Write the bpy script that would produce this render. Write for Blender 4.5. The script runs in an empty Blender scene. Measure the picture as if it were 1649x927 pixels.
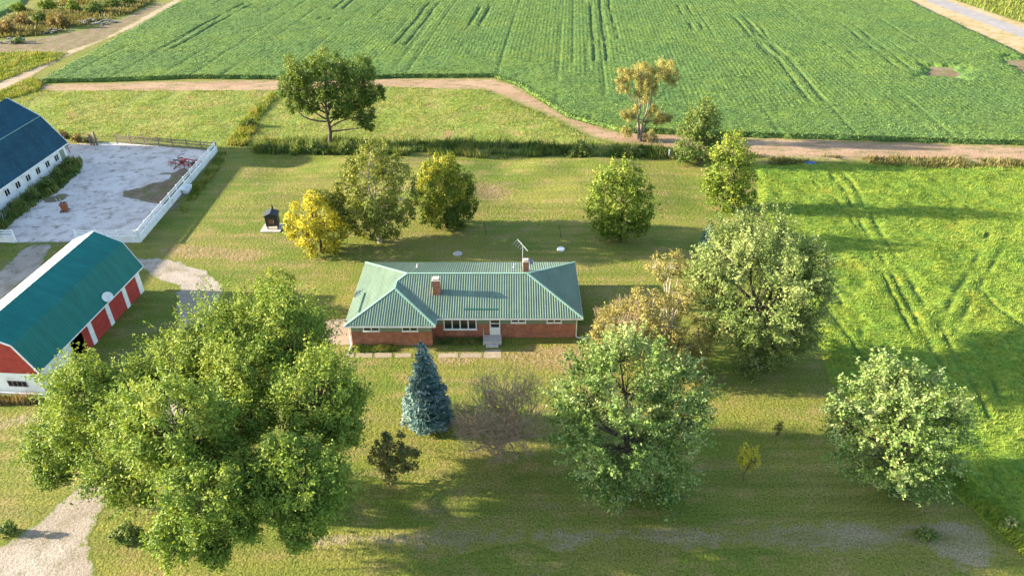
import bpy, math, random
import numpy as np
from mathutils import Vector
random.seed(7)
RNG = np.random.default_rng(11)
SC = bpy.context.scene
COL = SC.collection
R = math.radians

# ------------------------------------------------------------------ camera model (drone, 42 m up, looking down 32.8 degrees)
F_PX, PITCH, CAM_H, CX, CY = 1150.0, R(32.8), 42.0, 824.5, 463.5


def G(u, v, z=0.0):
    """world point at height z seen at photo pixel (u, v)"""
    a = (u - CX) / F_PX
    b = (v - CY) / F_PX
    dx, dy, dz = a, math.cos(PITCH) - b * math.sin(PITCH), -math.sin(PITCH) - b * math.cos(PITCH)
    t = (z - CAM_H) / dz
    return (dx * t, dy * t)


def on_plane(u, v, y):
    """world (x, z) and metres per pixel at distance y for photo pixel (u, v)"""
    a = (u - CX) / F_PX
    b = (v - CY) / F_PX
    dx, dy, dz = a, math.cos(PITCH) - b * math.sin(PITCH), -math.sin(PITCH) - b * math.cos(PITCH)
    t = y / dy
    return dx * t, CAM_H + dz * t, t / F_PX


# ------------------------------------------------------------------ object helpers
def tag(o, label=None, cat=None, group=None, kind=None):
    if label: o['label'] = label
    if cat: o['category'] = cat
    if group: o['group'] = group
    if kind: o['kind'] = kind
    return o


def empty(name, loc, label, cat, rz=0.0, group=None):
    o = bpy.data.objects.new(name, None)
    o.empty_display_size = 0.3
    COL.objects.link(o)
    o.location = loc
    o.rotation_euler = (0, 0, rz)
    return tag(o, label, cat, group)


def link_mesh(name, me, mat, parent=None):
    if mat: me.materials.append(mat)
    o = bpy.data.objects.new(name, me)
    COL.objects.link(o)
    if parent: o.parent = parent
    return o


class MB:
    """collects boxes, tubes and faces, links them as one mesh object"""
    def __init__(s):
        s.v, s.f = [], []

    def face(s, pts):
        n = len(s.v)
        s.v += [tuple(p) for p in pts]
        s.f.append(tuple(range(n, n + len(pts))))
        return s

    def box(s, x0, x1, y0, y1, z0, z1):
        n = len(s.v)
        s.v += [(x0, y0, z0), (x1, y0, z0), (x1, y1, z0), (x0, y1, z0), (x0, y0, z1), (x1, y0, z1), (x1, y1, z1), (x0, y1, z1)]
        for q in ((0, 3, 2, 1), (4, 5, 6, 7), (0, 1, 5, 4), (1, 2, 6, 5), (2, 3, 7, 6), (3, 0, 4, 7)):
            s.f.append(tuple(n + i for i in q))
        return s

    def prism(s, poly, d):
        """poly: list of 3D points (planar), d: extrusion vector"""
        n, k = len(s.v), len(poly)
        d = Vector(d)
        s.v += [tuple(p) for p in poly] + [tuple(Vector(p) + d) for p in poly]
        s.f.append(tuple(n + i for i in reversed(range(k))))
        s.f.append(tuple(n + k + i for i in range(k)))
        for i in range(k):
            j = (i + 1) % k
            s.f.append((n + i, n + j, n + k + j, n + k + i))
        return s

    def tube(s, pts, rad, sides=6, cap=True):
        """pts list of Vectors, rad list of radii or one"""
        pts = [Vector(p) for p in pts]
        if not isinstance(rad, (list, tuple)): rad = [rad] * len(pts)
        n = len(s.v)
        up = None
        for i, p in enumerate(pts):
            t = (pts[min(i + 1, len(pts) - 1)] - pts[max(i - 1, 0)])
            if t.length < 1e-6: t = Vector((0, 0, 1))
            t.normalize()
            if up is None:
                up = t.orthogonal().normalized()
            else:
                up = (up - t * up.dot(t))
                up = up.normalized() if up.length > 1e-6 else t.orthogonal().normalized()
            w = t.cross(up)
            for k in range(sides):
                a = 2 * math.pi * k / sides
                s.v.append(tuple(p + (up * math.cos(a) + w * math.sin(a)) * rad[i]))
        for i in range(len(pts) - 1):
            for k in range(sides):
                k2 = (k + 1) % sides
                a = n + i * sides
                s.f.append((a + k, a + k2, a + sides + k2, a + sides + k))
        if cap:
            s.f.append(tuple(n + k for k in reversed(range(sides))))
            a = n + (len(pts) - 1) * sides
            s.f.append(tuple(a + k for k in range(sides)))
        return s

    def bar(s, a, b, w, h):
        """square bar from a to b"""
        a, b = Vector(a), Vector(b)
        t = (b - a).normalized()
        up = Vector((0, 0, 1)) if abs(t.z) < 0.9 else Vector((0, 1, 0))
        sd = t.cross(up).normalized()
        up = sd.cross(t)
        q = [a + sd * w / 2 + up * h / 2, a - sd * w / 2 + up * h / 2, a - sd * w / 2 - up * h / 2, a + sd * w / 2 - up * h / 2]
        return s.prism(q, b - a)

    def lathe(s, c, prof, sides=20):
        """profile [(r, z)...] about the vertical through c"""
        n = len(s.v)
        for (r, z) in prof:
            for k in range(sides):
                a = 2 * math.pi * k / sides
                s.v.append((c[0] + r * math.cos(a), c[1] + r * math.sin(a), c[2] + z))
        for i in range(len(prof) - 1):
            for k in range(sides):
                k2 = (k + 1) % sides
                a = n + i * sides
                s.f.append((a + k, a + k2, a + sides + k2, a + sides + k))
        return s

    def build(s, name, mat, parent=None, smooth=False, bevel=0):
        me = bpy.data.meshes.new(name)
        me.from_pydata(s.v, [], s.f)
        me.update()
        if smooth:
            me.polygons.foreach_set('use_smooth', [True] * len(me.polygons))
        o = link_mesh(name, me, mat, parent)
        if bevel:
            m = o.modifiers.new('bevel', 'BEVEL')
            m.width = bevel
            m.segments = 2
            m.limit_method = 'ANGLE'
        return o


def mesh_np(name, verts, faces, mat, attrs=None, fattrs=None, smooth=False, parent=None):
    """faces (N,k) int array with constant k"""
    me = bpy.data.meshes.new(name)
    nv, nf, k = len(verts), len(faces), faces.shape[1]
    me.vertices.add(nv)
    me.vertices.foreach_set('co', np.ascontiguousarray(verts, dtype=np.float32).ravel())
    me.loops.add(nf * k)
    me.loops.foreach_set('vertex_index', np.ascontiguousarray(faces, dtype=np.int32).ravel())
    me.polygons.add(nf)
    me.polygons.foreach_set('loop_start', np.arange(0, nf * k, k, dtype=np.int32))
    me.update(calc_edges=True)
    if smooth:
        me.polygons.foreach_set('use_smooth', np.ones(nf, dtype=bool))
    for an, arr in (attrs or {}).items():
        a = me.attributes.new(an, 'FLOAT', 'POINT')
        a.data.foreach_set('value', np.ascontiguousarray(arr, dtype=np.float32))
    for an, arr in (fattrs or {}).items():
        a = me.attributes.new(an, 'FLOAT', 'FACE')
        a.data.foreach_set('value', np.ascontiguousarray(arr, dtype=np.float32))
    return link_mesh(name, me, mat, parent)


# ------------------------------------------------------------------ numpy noise
def _h(ix, iy, s):
    n = (ix.astype(np.int64) * 374761393 + iy.astype(np.int64) * 668265263 + s * 974634777) & 0xFFFFFFFF
    n = ((n ^ (n >> 13)) * 1274126177) & 0xFFFFFFFF
    n = n ^ (n >> 16)
    return (n & 0xFFFF) / 65535.0


def vnoise(x, y, s=0):
    ix, iy = np.floor(x), np.floor(y)
    fx, fy = x - ix, y - iy
    fx, fy = fx * fx * (3 - 2 * fx), fy * fy * (3 - 2 * fy)
    a, b = _h(ix, iy, s), _h(ix + 1, iy, s)
    c, d = _h(ix, iy + 1, s), _h(ix + 1, iy + 1, s)
    return (a + (b - a) * fx) * (1 - fy) + (c + (d - c) * fx) * fy


def fbm(x, y, s=0, o=3):
    t, amp, tot = 0, 1.0, 0
    for i in range(o):
        t = t + vnoise(x * 2 ** i + 17.3 * i, y * 2 ** i - 9.1 * i, s + i) * amp
        tot += amp
        amp *= 0.5
    return t / tot


def poly_sd(px, py, poly):
    """signed distance to a polygon, negative inside"""
    d = np.full(px.shape, 1e9)
    ins = np.zeros(px.shape, bool)
    n = len(poly)
    for i in range(n):
        x0, y0 = poly[i]
        x1, y1 = poly[(i + 1) % n]
        ex, ey = x1 - x0, y1 - y0
        wx, wy = px - x0, py - y0
        t = np.clip((wx * ex + wy * ey) / (ex * ex + ey * ey + 1e-12), 0, 1)
        d = np.minimum(d, np.hypot(wx - ex * t, wy - ey * t))
        c = (y0 > py) != (y1 > py)
        if abs(ey) > 1e-12:
            ins ^= c & (px < ex * (py - y0) / ey + x0)
    return np.where(ins, -d, d)


def line_d(px, py, pts):
    d = np.full(px.shape, 1e9)
    for (x0, y0), (x1, y1) in zip(pts[:-1], pts[1:]):
        ex, ey = x1 - x0, y1 - y0
        wx, wy = px - x0, py - y0
        t = np.clip((wx * ex + wy * ey) / (ex * ex + ey * ey + 1e-12), 0, 1)
        d = np.minimum(d, np.hypot(wx - ex * t, wy - ey * t))
    return d


def sheet(name, poly, z, res, mat, wob=0.5, wobs=0.5, hfun=None, extra=None, kind='structure', seed=1):
    """irregular-edged ground sheet over a world polygon; grid cells snapped to the outline"""
    P = np.array(poly)
    m = wob * 2 + res * 2
    xs = np.arange(P[:, 0].min() - m, P[:, 0].max() + m, res)
    ys = np.arange(P[:, 1].min() - m, P[:, 1].max() + m, res)
    X, Y = np.meshgrid(xs, ys)

    def sdn(x, y):
        return poly_sd(x, y, poly) + (fbm(x * wobs, y * wobs, seed, 3) - 0.5) * 2 * wob
    S = sdn(X, Y)
    ny, nx = X.shape
    idx = np.arange(nx * ny).reshape(ny, nx)
    q = np.stack([idx[:-1, :-1], idx[:-1, 1:], idx[1:, 1:], idx[1:, :-1]], -1).reshape(-1, 4)
    inside = (S < 0).ravel()
    keep = inside[q].any(1)
    q = q[keep]
    x, y, s = X.ravel().copy(), Y.ravel().copy(), S.ravel().copy()
    used = np.zeros(len(x), bool)
    used[q.ravel()] = True
    out = np.nonzero(used & ~inside)[0]
    e = res * 0.25
    for _ in range(3):
        so = sdn(x[out], y[out])
        gx = (sdn(x[out] + e, y[out]) - sdn(x[out] - e, y[out])) / (2 * e)
        gy = (sdn(x[out], y[out] + e) - sdn(x[out], y[out] - e)) / (2 * e)
        g2 = np.maximum(gx * gx + gy * gy, 0.3)
        mv = np.clip(so / g2, -res, res)
        x[out] -= mv * gx
        y[out] -= mv * gy
    s[out] = 0
    remap = np.cumsum(used) - 1
    x, y, s = x[used], y[used], s[used]
    q = remap[q]
    zz = np.full(x.shape, float(z))
    if hfun is not None: zz = zz + hfun(x, y, -s)
    at = {'edge': -s}
    if extra: at.update(extra(x, y, -s))
    o = mesh_np(name, np.stack([x, y, zz], 1), q, mat, attrs=at, smooth=True)
    tag(o, kind=kind)
    return o


# ------------------------------------------------------------------ materials
def new_mat(name):
    m = bpy.data.materials.new(name)
    m.use_nodes = True
    nt = m.node_tree
    nt.nodes.clear()
    out = nt.nodes.new('ShaderNodeOutputMaterial')
    return m, nt, out


class N:
    def __init__(s, nt):
        s.nt = nt

    def new(s, t, **kw):
        n = s.nt.nodes.new(t)
        for k, v in kw.items(): setattr(n, k, v)
        return n

    def link(s, a, b): s.nt.links.new(a, b)

    def set(s, sock, v):
        if hasattr(v, 'is_linked'): s.link(v, sock)
        else: sock.default_value = v

    def noise(s, vec, scale, detail=3, rough=0.55, stretch=None, dist=0.0):
        n = s.new('ShaderNodeTexNoise')
        n.inputs['Scale'].default_value = scale
        n.inputs['Detail'].default_value = detail
        n.inputs['Roughness'].default_value = rough
        n.inputs['Distortion'].default_value = dist
        if stretch:
            mp = s.new('ShaderNodeMapping')
            mp.inputs['Scale'].default_value = stretch
            s.link(vec, mp.inputs['Vector'])
            vec = mp.outputs['Vector']
        s.link(vec, n.inputs['Vector'])
        return n.outputs['Fac']

    def math(s, op, a, b=0.0, c=None, clamp=False):
        n = s.new('ShaderNodeMath', operation=op, use_clamp=clamp)
        s.set(n.inputs[0], a)
        s.set(n.inputs[1], b)
        if c is not None: s.set(n.inputs[2], c)
        return n.outputs[0]

    def ramp(s, f, lo, hi, a=0.0, b=1.0):
        n = s.new('ShaderNodeMapRange', interpolation_type='SMOOTHSTEP')
        s.set(n.inputs['Value'], f)
        n.inputs['From Min'].default_value = lo
        n.inputs['From Max'].default_value = hi
        n.inputs['To Min'].default_value = a
        n.inputs['To Max'].default_value = b
        return n.outputs['Result']

    def mix(s, f, a, b, mode='MIX'):
        n = s.new('ShaderNodeMix', data_type='RGBA', blend_type=mode)
        s.set(n.inputs[0], f)
        for i, v in ((6, a), (7, b)):
            if hasattr(v, 'is_linked'): s.link(v, n.inputs[i])
            else: n.inputs[i].default_value = (*v, 1) if len(v) == 3 else v
        return n.outputs[2]

    def scale(s, col, f):
        """multiply a colour by a factor"""
        c = s.new('ShaderNodeCombineColor')
        for i in range(3): s.link(f, c.inputs[i])
        return s.mix(1.0, col, c.outputs[0], 'MULTIPLY')

    def attr(s, name):
        n = s.new('ShaderNodeAttribute', attribute_name=name)
        return n.outputs['Fac']

    def pos(s): return s.new('ShaderNodeNewGeometry').outputs['Position']

    def obj(s): return s.new('ShaderNodeTexCoord').outputs['Object']

    def bump(s, h, dist, strength=1.0, prev=None):
        n = s.new('ShaderNodeBump')
        n.inputs['Strength'].default_value = strength
        n.inputs['Distance'].default_value = dist
        s.link(h, n.inputs['Height'])
        if prev is not None: s.link(prev, n.inputs['Normal'])
        return n.outputs['Normal']

    def pbsdf(s, col, rough=0.8, nrm=None, spec=0.3, metal=0.0):
        n = s.new('ShaderNodeBsdfPrincipled')
        s.set(n.inputs['Base Color'], col if hasattr(col, 'is_linked') else (*col, 1))
        s.set(n.inputs['Roughness'], rough)
        n.inputs['Specular IOR Level'].default_value = spec
        n.inputs['Metallic'].default_value = metal
        if nrm is not None: s.link(nrm, n.inputs['Normal'])
        return n.outputs[0]


def ground_mat(name, c1, c2, c3, big=0.06, mid=0.5, fine=5.0, stretch=(1, 1, 1), bumps=((3.0, 0.05),), edge=None, edgew=0.6, con=0.5,
               spots=None, extra=None, sp=0.1):
    m, nt, out = new_mat(name)
    k = N(nt)
    p = k.obj()
    a = k.ramp(k.noise(p, big, 4, 0.6, stretch), 0.38, 0.62)
    b = k.ramp(k.noise(p, mid, 4, 0.65, stretch), 0.45, 0.68)
    f = k.ramp(k.noise(p, fine, 3, 0.7), 0.25, 0.75, 1 - con, 1 + con)
    col = k.mix(a, c1, c2)
    col = k.mix(b, col, c3)
    if spots:
        sc, lo, hi, sc_col = spots
        col = k.mix(k.ramp(k.noise(p, sc, 5, 0.6), lo, hi), col, sc_col)
    if extra: col = extra(k, p, col)
    if edge:
        e = k.attr('edge')
        nn = k.noise(p, 1.3, 4, 0.65)
        e2 = k.math('ADD', e, k.math('MULTIPLY', k.math('SUBTRACT', nn, 0.5), edgew * 3.0))
        col = k.mix(k.ramp(e2, 0.0, edgew), edge, col)
    col = k.scale(col, f)
    nrm = None
    for (s, d) in bumps:
        nrm = k.bump(k.noise(p, s, 4, 0.6), d, 1.0, nrm)
    k.link(k.pbsdf(col, 0.95, nrm, sp), out.inputs['Surface'])
    return m


def leaf_mat(name, c_lo, c_mid, c_hi, back=None, trans=0.35, rough=0.55):
    m, nt, out = new_mat(name)
    k = N(nt)
    t = k.attr('tint')
    col = k.mix(k.ramp(t, 0.0, 0.5), c_lo, c_mid)
    col = k.mix(k.ramp(t, 0.5, 1.0), col, c_hi)
    if back:
        bf = k.new('ShaderNodeNewGeometry').outputs['Backfacing']
        col = k.mix(bf, col, back)
    bs = k.pbsdf(col, rough + .1, None, 0.2)
    tr = k.new('ShaderNodeBsdfTranslucent')
    k.link(k.mix(1.0, col, (1.25, 1.15, 0.55), 'MULTIPLY'), tr.inputs['Color'])
    ms = k.new('ShaderNodeMixShader')
    ms.inputs[0].default_value = trans
    k.link(bs, ms.inputs[1])
    k.link(tr.outputs[0], ms.inputs[2])
    k.link(ms.outputs[0], out.inputs['Surface'])
    return m


def plain(name, col, rough=0.6, spec=0.4, var=0.15, nscale=1.5, metal=0.0, dirt=None, dscale=0.8, bumpd=0.0, streak=None):
    m, nt, out = new_mat(name)
    k = N(nt)
    p = k.obj()
    c = k.scale(k.mix(0.0, col, col), k.ramp(k.noise(p, nscale, 5, 0.65), 0.3, 0.7, 1 - var, 1 + var))
    if streak: c = k.scale(c, k.ramp(k.noise(p, 1.0, 4, 0.7, streak), 0.3, 0.7, 0.88, 1.11))
    if dirt: c = k.mix(k.ramp(k.noise(p, dscale, 6, 0.7), 0.5, 0.72), c, dirt)
    nrm = k.bump(k.noise(p, 14, 3), bumpd) if bumpd else None
    k.link(k.pbsdf(c, rough, nrm, spec, metal), out.inputs['Surface'])
    return m


def brick_mat(name):
    m, nt, out = new_mat(name)
    k = N(nt)
    p = k.obj()
    # bricks laid along x on front/back walls and along y on side walls: use x+y as the running coordinate
    sx = k.new('ShaderNodeSeparateXYZ')
    k.link(p, sx.inputs[0])
    cm = k.new('ShaderNodeCombineXYZ')
    k.link(k.math('ADD', sx.outputs[0], sx.outputs[1]), cm.inputs[0])
    k.link(sx.outputs[2], cm.inputs[1])
    b = k.new('ShaderNodeTexBrick')
    b.inputs['Color1'].default_value = (0.4, 0.125, 0.06, 1)
    b.inputs['Color2'].default_value = (0.31, 0.085, 0.042, 1)
    b.inputs['Mortar'].default_value = (0.34, 0.26, 0.2, 1)
    b.inputs['Scale'].default_value = 1.0
    b.inputs['Mortar Size'].default_value = 0.007
    b.inputs['Brick Width'].default_value = 0.21
    b.inputs['Row Height'].default_value = 0.075
    k.link(cm.outputs[0], b.inputs['Vector'])
    c = k.scale(b.outputs['Color'], k.ramp(k.noise(p, 1.7, 5, 0.7), 0.3, 0.7, 0.75, 1.25))
    k.link(k.pbsdf(c, 0.9, k.bump(b.outputs['Fac'], -0.006), 0.2), out.inputs['Surface'])
    return m


M = {}
LAWN1, LAWN2, LAWN3 = (0.115, 0.15, 0.022), (0.175, 0.172, 0.036), (0.22, 0.18, 0.06)


def lawn_extra(k, p, col):
    # mowing bands, long and thin, running with the mower along the house
    s = k.noise(p, 0.9, 2, 0.5, (0.03, 1.0, 1.0))
    col = k.mix(k.ramp(s, 0.42, 0.62, 0.0, 0.4), col, (0.085, 0.115, 0.02))
    s2 = k.noise(p, 0.35, 3, 0.6, (0.12, 1.0, 1.0), 0.6)
    return k.mix(k.ramp(s2, 0.55, 0.72, 0.0, 0.6), col, (0.21, 0.165, 0.075))


M['lawn'] = ground_mat('lawn', LAWN1, LAWN2, LAWN3, 0.09, 0.55, 6.0, (0.6, 1, 1), ((2.6, 0.1), (7.0, 0.05)), con=0.5, extra=lawn_extra)
M['worn'] = ground_mat('worn_grass', (0.2, 0.175, 0.08), (0.25, 0.205, 0.12), (0.15, 0.15, 0.04), 0.3, 0.9, 7.0, (0.3, 1, 1), ((2.0, 0.16), (6, 0.07)), edge=LAWN2, edgew=1.2, con=0.5)
M['pasture'] = ground_mat('pasture', (0.16, 0.2, 0.035), (0.22, 0.21, 0.055), (0.12, 0.175, 0.028), 0.09, 0.5, 4.0, (1, 1, 1), ((1.3, 0.25), (5, 0.1)), con=0.5, edge=(0.12, 0.14, 0.03), spots=(0.22, 0.56, 0.7, (0.24, 0.17, 0.07)))
M['dirt'] = ground_mat('bare_dirt', (0.29, 0.185, 0.115), (0.34, 0.23, 0.15), (0.18, 0.15, 0.07), 0.15, 0.7, 5.0, (0.4, 1, 1), ((1.5, 0.08), (6, 0.04)), con=0.25, edge=(0.16, 0.17, 0.045), edgew=1.6)
M['track'] = ground_mat('farm_track_dirt', (0.38, 0.29, 0.21), (0.34, 0.25, 0.17), (0.26, 0.2, 0.12), 0.2, 0.6, 5.0, (1, 1, 1), ((2, 0.05),), con=0.2, edge=(0.15, 0.15, 0.04), edgew=1.0)
M['gravel'] = ground_mat('gravel', (0.36, 0.31, 0.26), (0.3, 0.25, 0.2), (0.22, 0.19, 0.13), 0.2, 0.6, 9.0, (1, 1, 1), ((4, 0.05), (15, 0.03)), con=0.35, edge=LAWN1, edgew=0.4)
M['soil'] = ground_mat('damp_soil', (0.17, 0.115, 0.07), (0.22, 0.16, 0.11), (0.11, 0.14, 0.03), 0.4, 0.7, 4.0, (1, 1, 1), ((2, 0.1), (8, 0.04)), con=0.35, edge=(0.2, 0.17, 0.11), edgew=0.8)
M['yard'] = ground_mat('yard_concrete', (0.62, 0.545, 0.49), (0.54, 0.475, 0.425), (0.4, 0.34, 0.29), 0.15, 0.5, 5.0, (1, 1, 1), ((3, 0.02),), con=0.14, edge=(0.2, 0.2, 0.1), edgew=0.4, spots=(0.8, 0.54, 0.7, (0.24, 0.19, 0.14)))
M['road'] = ground_mat('road_surface', (0.27, 0.25, 0.245), (0.24, 0.225, 0.22), (0.3, 0.275, 0.26), 0.1, 0.5, 3.0, (1, 1, 1), ((5, 0.01),), con=0.06)
M['shoulder'] = ground_mat('road_shoulder', (0.42, 0.3, 0.19), (0.36, 0.26, 0.14), (0.22, 0.2, 0.06), 0.1, 0.5, 3.0, (1, 1, 1), ((2, 0.06),), con=0.2, edge=(0.15, 0.17, 0.04), edgew=0.8)
M['slab'] = ground_mat('weathered_slab', (0.34, 0.27, 0.2), (0.29, 0.23, 0.17), (0.26, 0.22, 0.14), 0.5, 1.3, 8.0, (1, 1, 1), ((6, 0.015),), con=0.18, edge=(0.14, 0.14, 0.04), edgew=0.12)
M['patch'] = ground_mat('dry_leaf_litter', (0.23, 0.17, 0.07), (0.18, 0.15, 0.05), (0.27, 0.2, 0.1), 0.3, 1.0, 6.0, (1, 1, 1), ((2.2, 0.15), (6, 0.07)), con=0.45, edge=LAWN2, edgew=0.9)


def hay_extra(k, p, col):
    y = k.noise(p, 0.13, 4, 0.6, (1, 1.6, 1), 0.8)
    col = k.mix(k.ramp(y, 0.57, 0.74, 0, 0.8), col, (0.3, 0.25, 0.035))
    t = k.attr('rut')
    return k.mix(t, col, (0.07, 0.12, 0.022))


M['hay'] = ground_mat('hay_meadow', (0.155, 0.225, 0.03), (0.195, 0.238, 0.032), (0.115, 0.195, 0.03), 0.12, 0.6, 3.0, (1, 1, 1), ((1.6, 0.1), (5, 0.07)), con=0.35, extra=hay_extra)


def soy_extra(k, p, col):
    t = k.attr('rut')
    return k.mix(t, col, (0.06, 0.1, 0.035))


M['soy'] = ground_mat('soybean_canopy', (0.088, 0.155, 0.04), (0.118, 0.178, 0.036), (0.078, 0.14, 0.04), 0.05, 0.3, 2.2, (1, 1, 1), ((1.4, 0.1),), con=0.25, extra=soy_extra,
                      spots=(0.06, 0.6, 0.72, (0.14, 0.21, 0.035)))

M['brick'] = brick_mat('red_brick')
M['white'] = plain('white_paint', (0.78, 0.78, 0.76), 0.5, 0.4, 0.06, 2.0, dirt=(0.6, 0.58, 0.52))
M['whitewash'] = plain('whitewashed_wall', (0.74, 0.74, 0.72), 0.8, 0.2, 0.08, 1.2, dirt=(0.5, 0.47, 0.4), dscale=0.9)
M['red'] = plain('barn_red_boards', (0.36, 0.045, 0.035), 0.7, 0.3, 0.18, 2.5)
M['green_siding'] = plain('sage_siding', (0.2, 0.25, 0.17), 0.7, 0.3, 0.1, 2.0)
M['roof'] = plain('green_metal_roof', (0.15, 0.21, 0.15), 0.45, 0.35, 0.07, 0.6, streak=(2.5, .25, .25))
M['barn_roof'] = plain('teal_metal_roof', (0.006, 0.14, 0.118), 0.5, 0.22, 0.06, 0.5, streak=(.2, 1.3, .2))
M['dairy_roof'] = plain('faded_teal_roof', (0.007, 0.05, 0.078), 0.6, 0.15, 0.14, 0.5, streak=(.2, 1.2, .2), dirt=(0.02, 0.075, 0.105), dscale=2.0)
M['trim'] = plain('pale_green_trim', (0.22, 0.37, 0.28), 0.4, 0.5, 0.05)
M['glass'] = plain('window_glass', (0.02, 0.024, 0.028), 0.06, 0.6, 0.3, 0.7)
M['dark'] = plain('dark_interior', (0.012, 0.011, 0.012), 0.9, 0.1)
M['black'] = plain('black_paint', (0.018, 0.02, 0.026), 0.5, 0.5, 0.2)
M['concrete'] = plain('old_concrete', (0.42, 0.38, 0.34), 0.9, 0.2, 0.15, 2.5, dirt=(0.3, 0.26, 0.2), bumpd=0.01)
M['white_roof'] = plain('white_roof_sheet', (0.6, 0.58, 0.55), 0.5, 0.4, 0.08)
M['metal'] = plain('grey_metal', (0.55, 0.55, 0.55), 0.45, 0.5, 0.1, metal=0.3)
M['dish'] = plain('white_dish', (0.75, 0.74, 0.7), 0.5, 0.4, 0.05)
M['grey_dish'] = plain('slate_dish', (0.13, 0.15, 0.2), 0.5, 0.4, 0.05)
M['bark'] = plain('grey_brown_bark', (0.095, 0.075, 0.058), 0.95, 0.1, 0.35, 5, bumpd=0.03)
M['pale_bark'] = plain('pale_bark', (0.42, 0.36, 0.3), 0.9, 0.1, 0.3, 5)
M['twig'] = plain('bare_twig', (0.23, 0.165, 0.115), 0.9, 0.1, 0.25, 3)
M['pink_twig'] = plain('pale_twig', (0.3, 0.225, 0.15), 0.9, 0.1, 0.2, 3)
M['old_wood'] = plain('weathered_wood', (0.24, 0.18, 0.15), 0.9, 0.1, 0.25, 3)
M['rust'] = plain('rusty_orange_steel', (0.26, 0.085, 0.03), 0.8, 0.3, 0.3, 4)
M['rusty'] = plain('rusted_frame', (0.16, 0.08, 0.05), 0.8, 0.3, 0.3, 4)
M['red_metal'] = plain('faded_red_paint', (0.42, 0.06, 0.06), 0.6, 0.4, 0.2, 4)
M['blue'] = plain('blue_plastic', (0.03, 0.08, 0.3), 0.5, 0.4, 0.1)
M['stone'] = plain('broken_stone', (0.17, 0.165, 0.16), 0.9, 0.2, 0.3, 2, bumpd=0.03)

# ------------------------------------------------------------------ light and sky
EL, K_Y = R(15.8), -0.06                      # low evening sun from the left; light travels along +x, a hair towards the camera
w = bpy.data.worlds.new('World')
SC.world = w
w.use_nodes = True
nt = w.node_tree
bg = nt.nodes['Background']
sky = nt.nodes.new('ShaderNodeTexSky')
sky.sky_type = 'NISHITA'
sky.sun_disc = False
sky.sun_elevation = EL
to_sun = Vector((-1, -K_Y, 0)).normalized()
sky.sun_rotation = math.atan2(to_sun.x, to_sun.y)
sky.altitude = 250
nt.links.new(sky.outputs[0], bg.inputs['Color'])
bg.inputs['Strength'].default_value = 0.115
sl = bpy.data.lights.new('sun', 'SUN')
sl.energy = 5.0
sl.angle = R(0.6)
sl.color = (1.0, 0.87, 0.66)
so = bpy.data.objects.new('sun', sl)
COL.objects.link(so)
sd = Vector((to_sun.x * math.cos(EL), to_sun.y * math.cos(EL), math.sin(EL)))
so.rotation_euler = sd.to_track_quat('Z', 'Y').to_euler()
so.location = (-60, 40, 60)
SC.view_settings.view_transform = 'Standard'
SC.view_settings.look = 'None'
SC.view_settings.gamma = 1
SC.view_settings.exposure = 2.25

cam = bpy.data.cameras.new('camera')
cam.sensor_fit = 'HORIZONTAL'
cam.sensor_width = 36
cam.lens = 36 * F_PX / 1649.0
cam.clip_end = 6000
co = bpy.data.objects.new('camera', cam)
COL.objects.link(co)
co.location = (0, 0, CAM_H)
co.rotation_euler = (math.pi / 2 - PITCH, 0, 0)
SC.camera = co


# ================================================================== GROUND
def px(*pts): return [G(u, v) for u, v in pts]


def ext(a, b, t): return (a[0] + (b[0] - a[0]) * t, a[1] + (b[1] - a[1]) * t)


def sm(x, lo, hi):
    t = np.clip((x - lo) / (hi - lo), 0, 1)
    return t * t * (3 - 2 * t)


def lawn_h(x, y):
    msk = sm(y, 80.5, 86) * (1 - sm(y, 98, 104)) * sm(x, -40, -32) * (1 - sm(x, 16, 26))
    return (fbm(x * 0.09, y * 0.16, 5, 2) - 0.35) * 1.6 * msk


fx = np.arange(-85, 95.01, 1.0)
gxs = np.concatenate([[-2500, -1200, -600, -350, -220, -150, -110], fx, [115, 150, 220, 350, 600, 1200, 2500]])
fy = np.arange(15, 125.01, 1.0)
gys = np.concatenate([[-2500, -1000, -300, -100, -30], fy, [140, 170, 220, 300, 450, 800, 1500, 3000]])
GX, GY = np.meshgrid(gxs, gys)
gi = np.arange(GX.size).reshape(GX.shape)
gq = np.stack([gi[:-1, :-1], gi[:-1, 1:], gi[1:, 1:], gi[1:, :-1]], -1).reshape(-1, 4)
tag(mesh_np('ground', np.stack([GX.ravel(), GY.ravel(), lawn_h(GX, GY).ravel()], 1), gq, M['lawn'], smooth=True), kind='structure')

# --- rough pasture between the hedgerow and the dirt strip
PASTURE = [(-150, 118)] + px((-40, 150), (60, 146), (430, 146), (625, 140), (780, 145), (870, 182), (930, 212), (985, 232), (640, 246), (412, 246), (402, 240), (352, 240), (190, 220), (112, 222), (60, 235)) + [(-82, 96), (-150, 96)]
sheet('pasture', PASTURE, 0.004, 1.0, M['pasture'], 0.8, 0.3, seed=3, hfun=lambda x, y, e: sm(e, 0, 2) * fbm(x * .35, y * .35, 8, 3) * 0.25)
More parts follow.
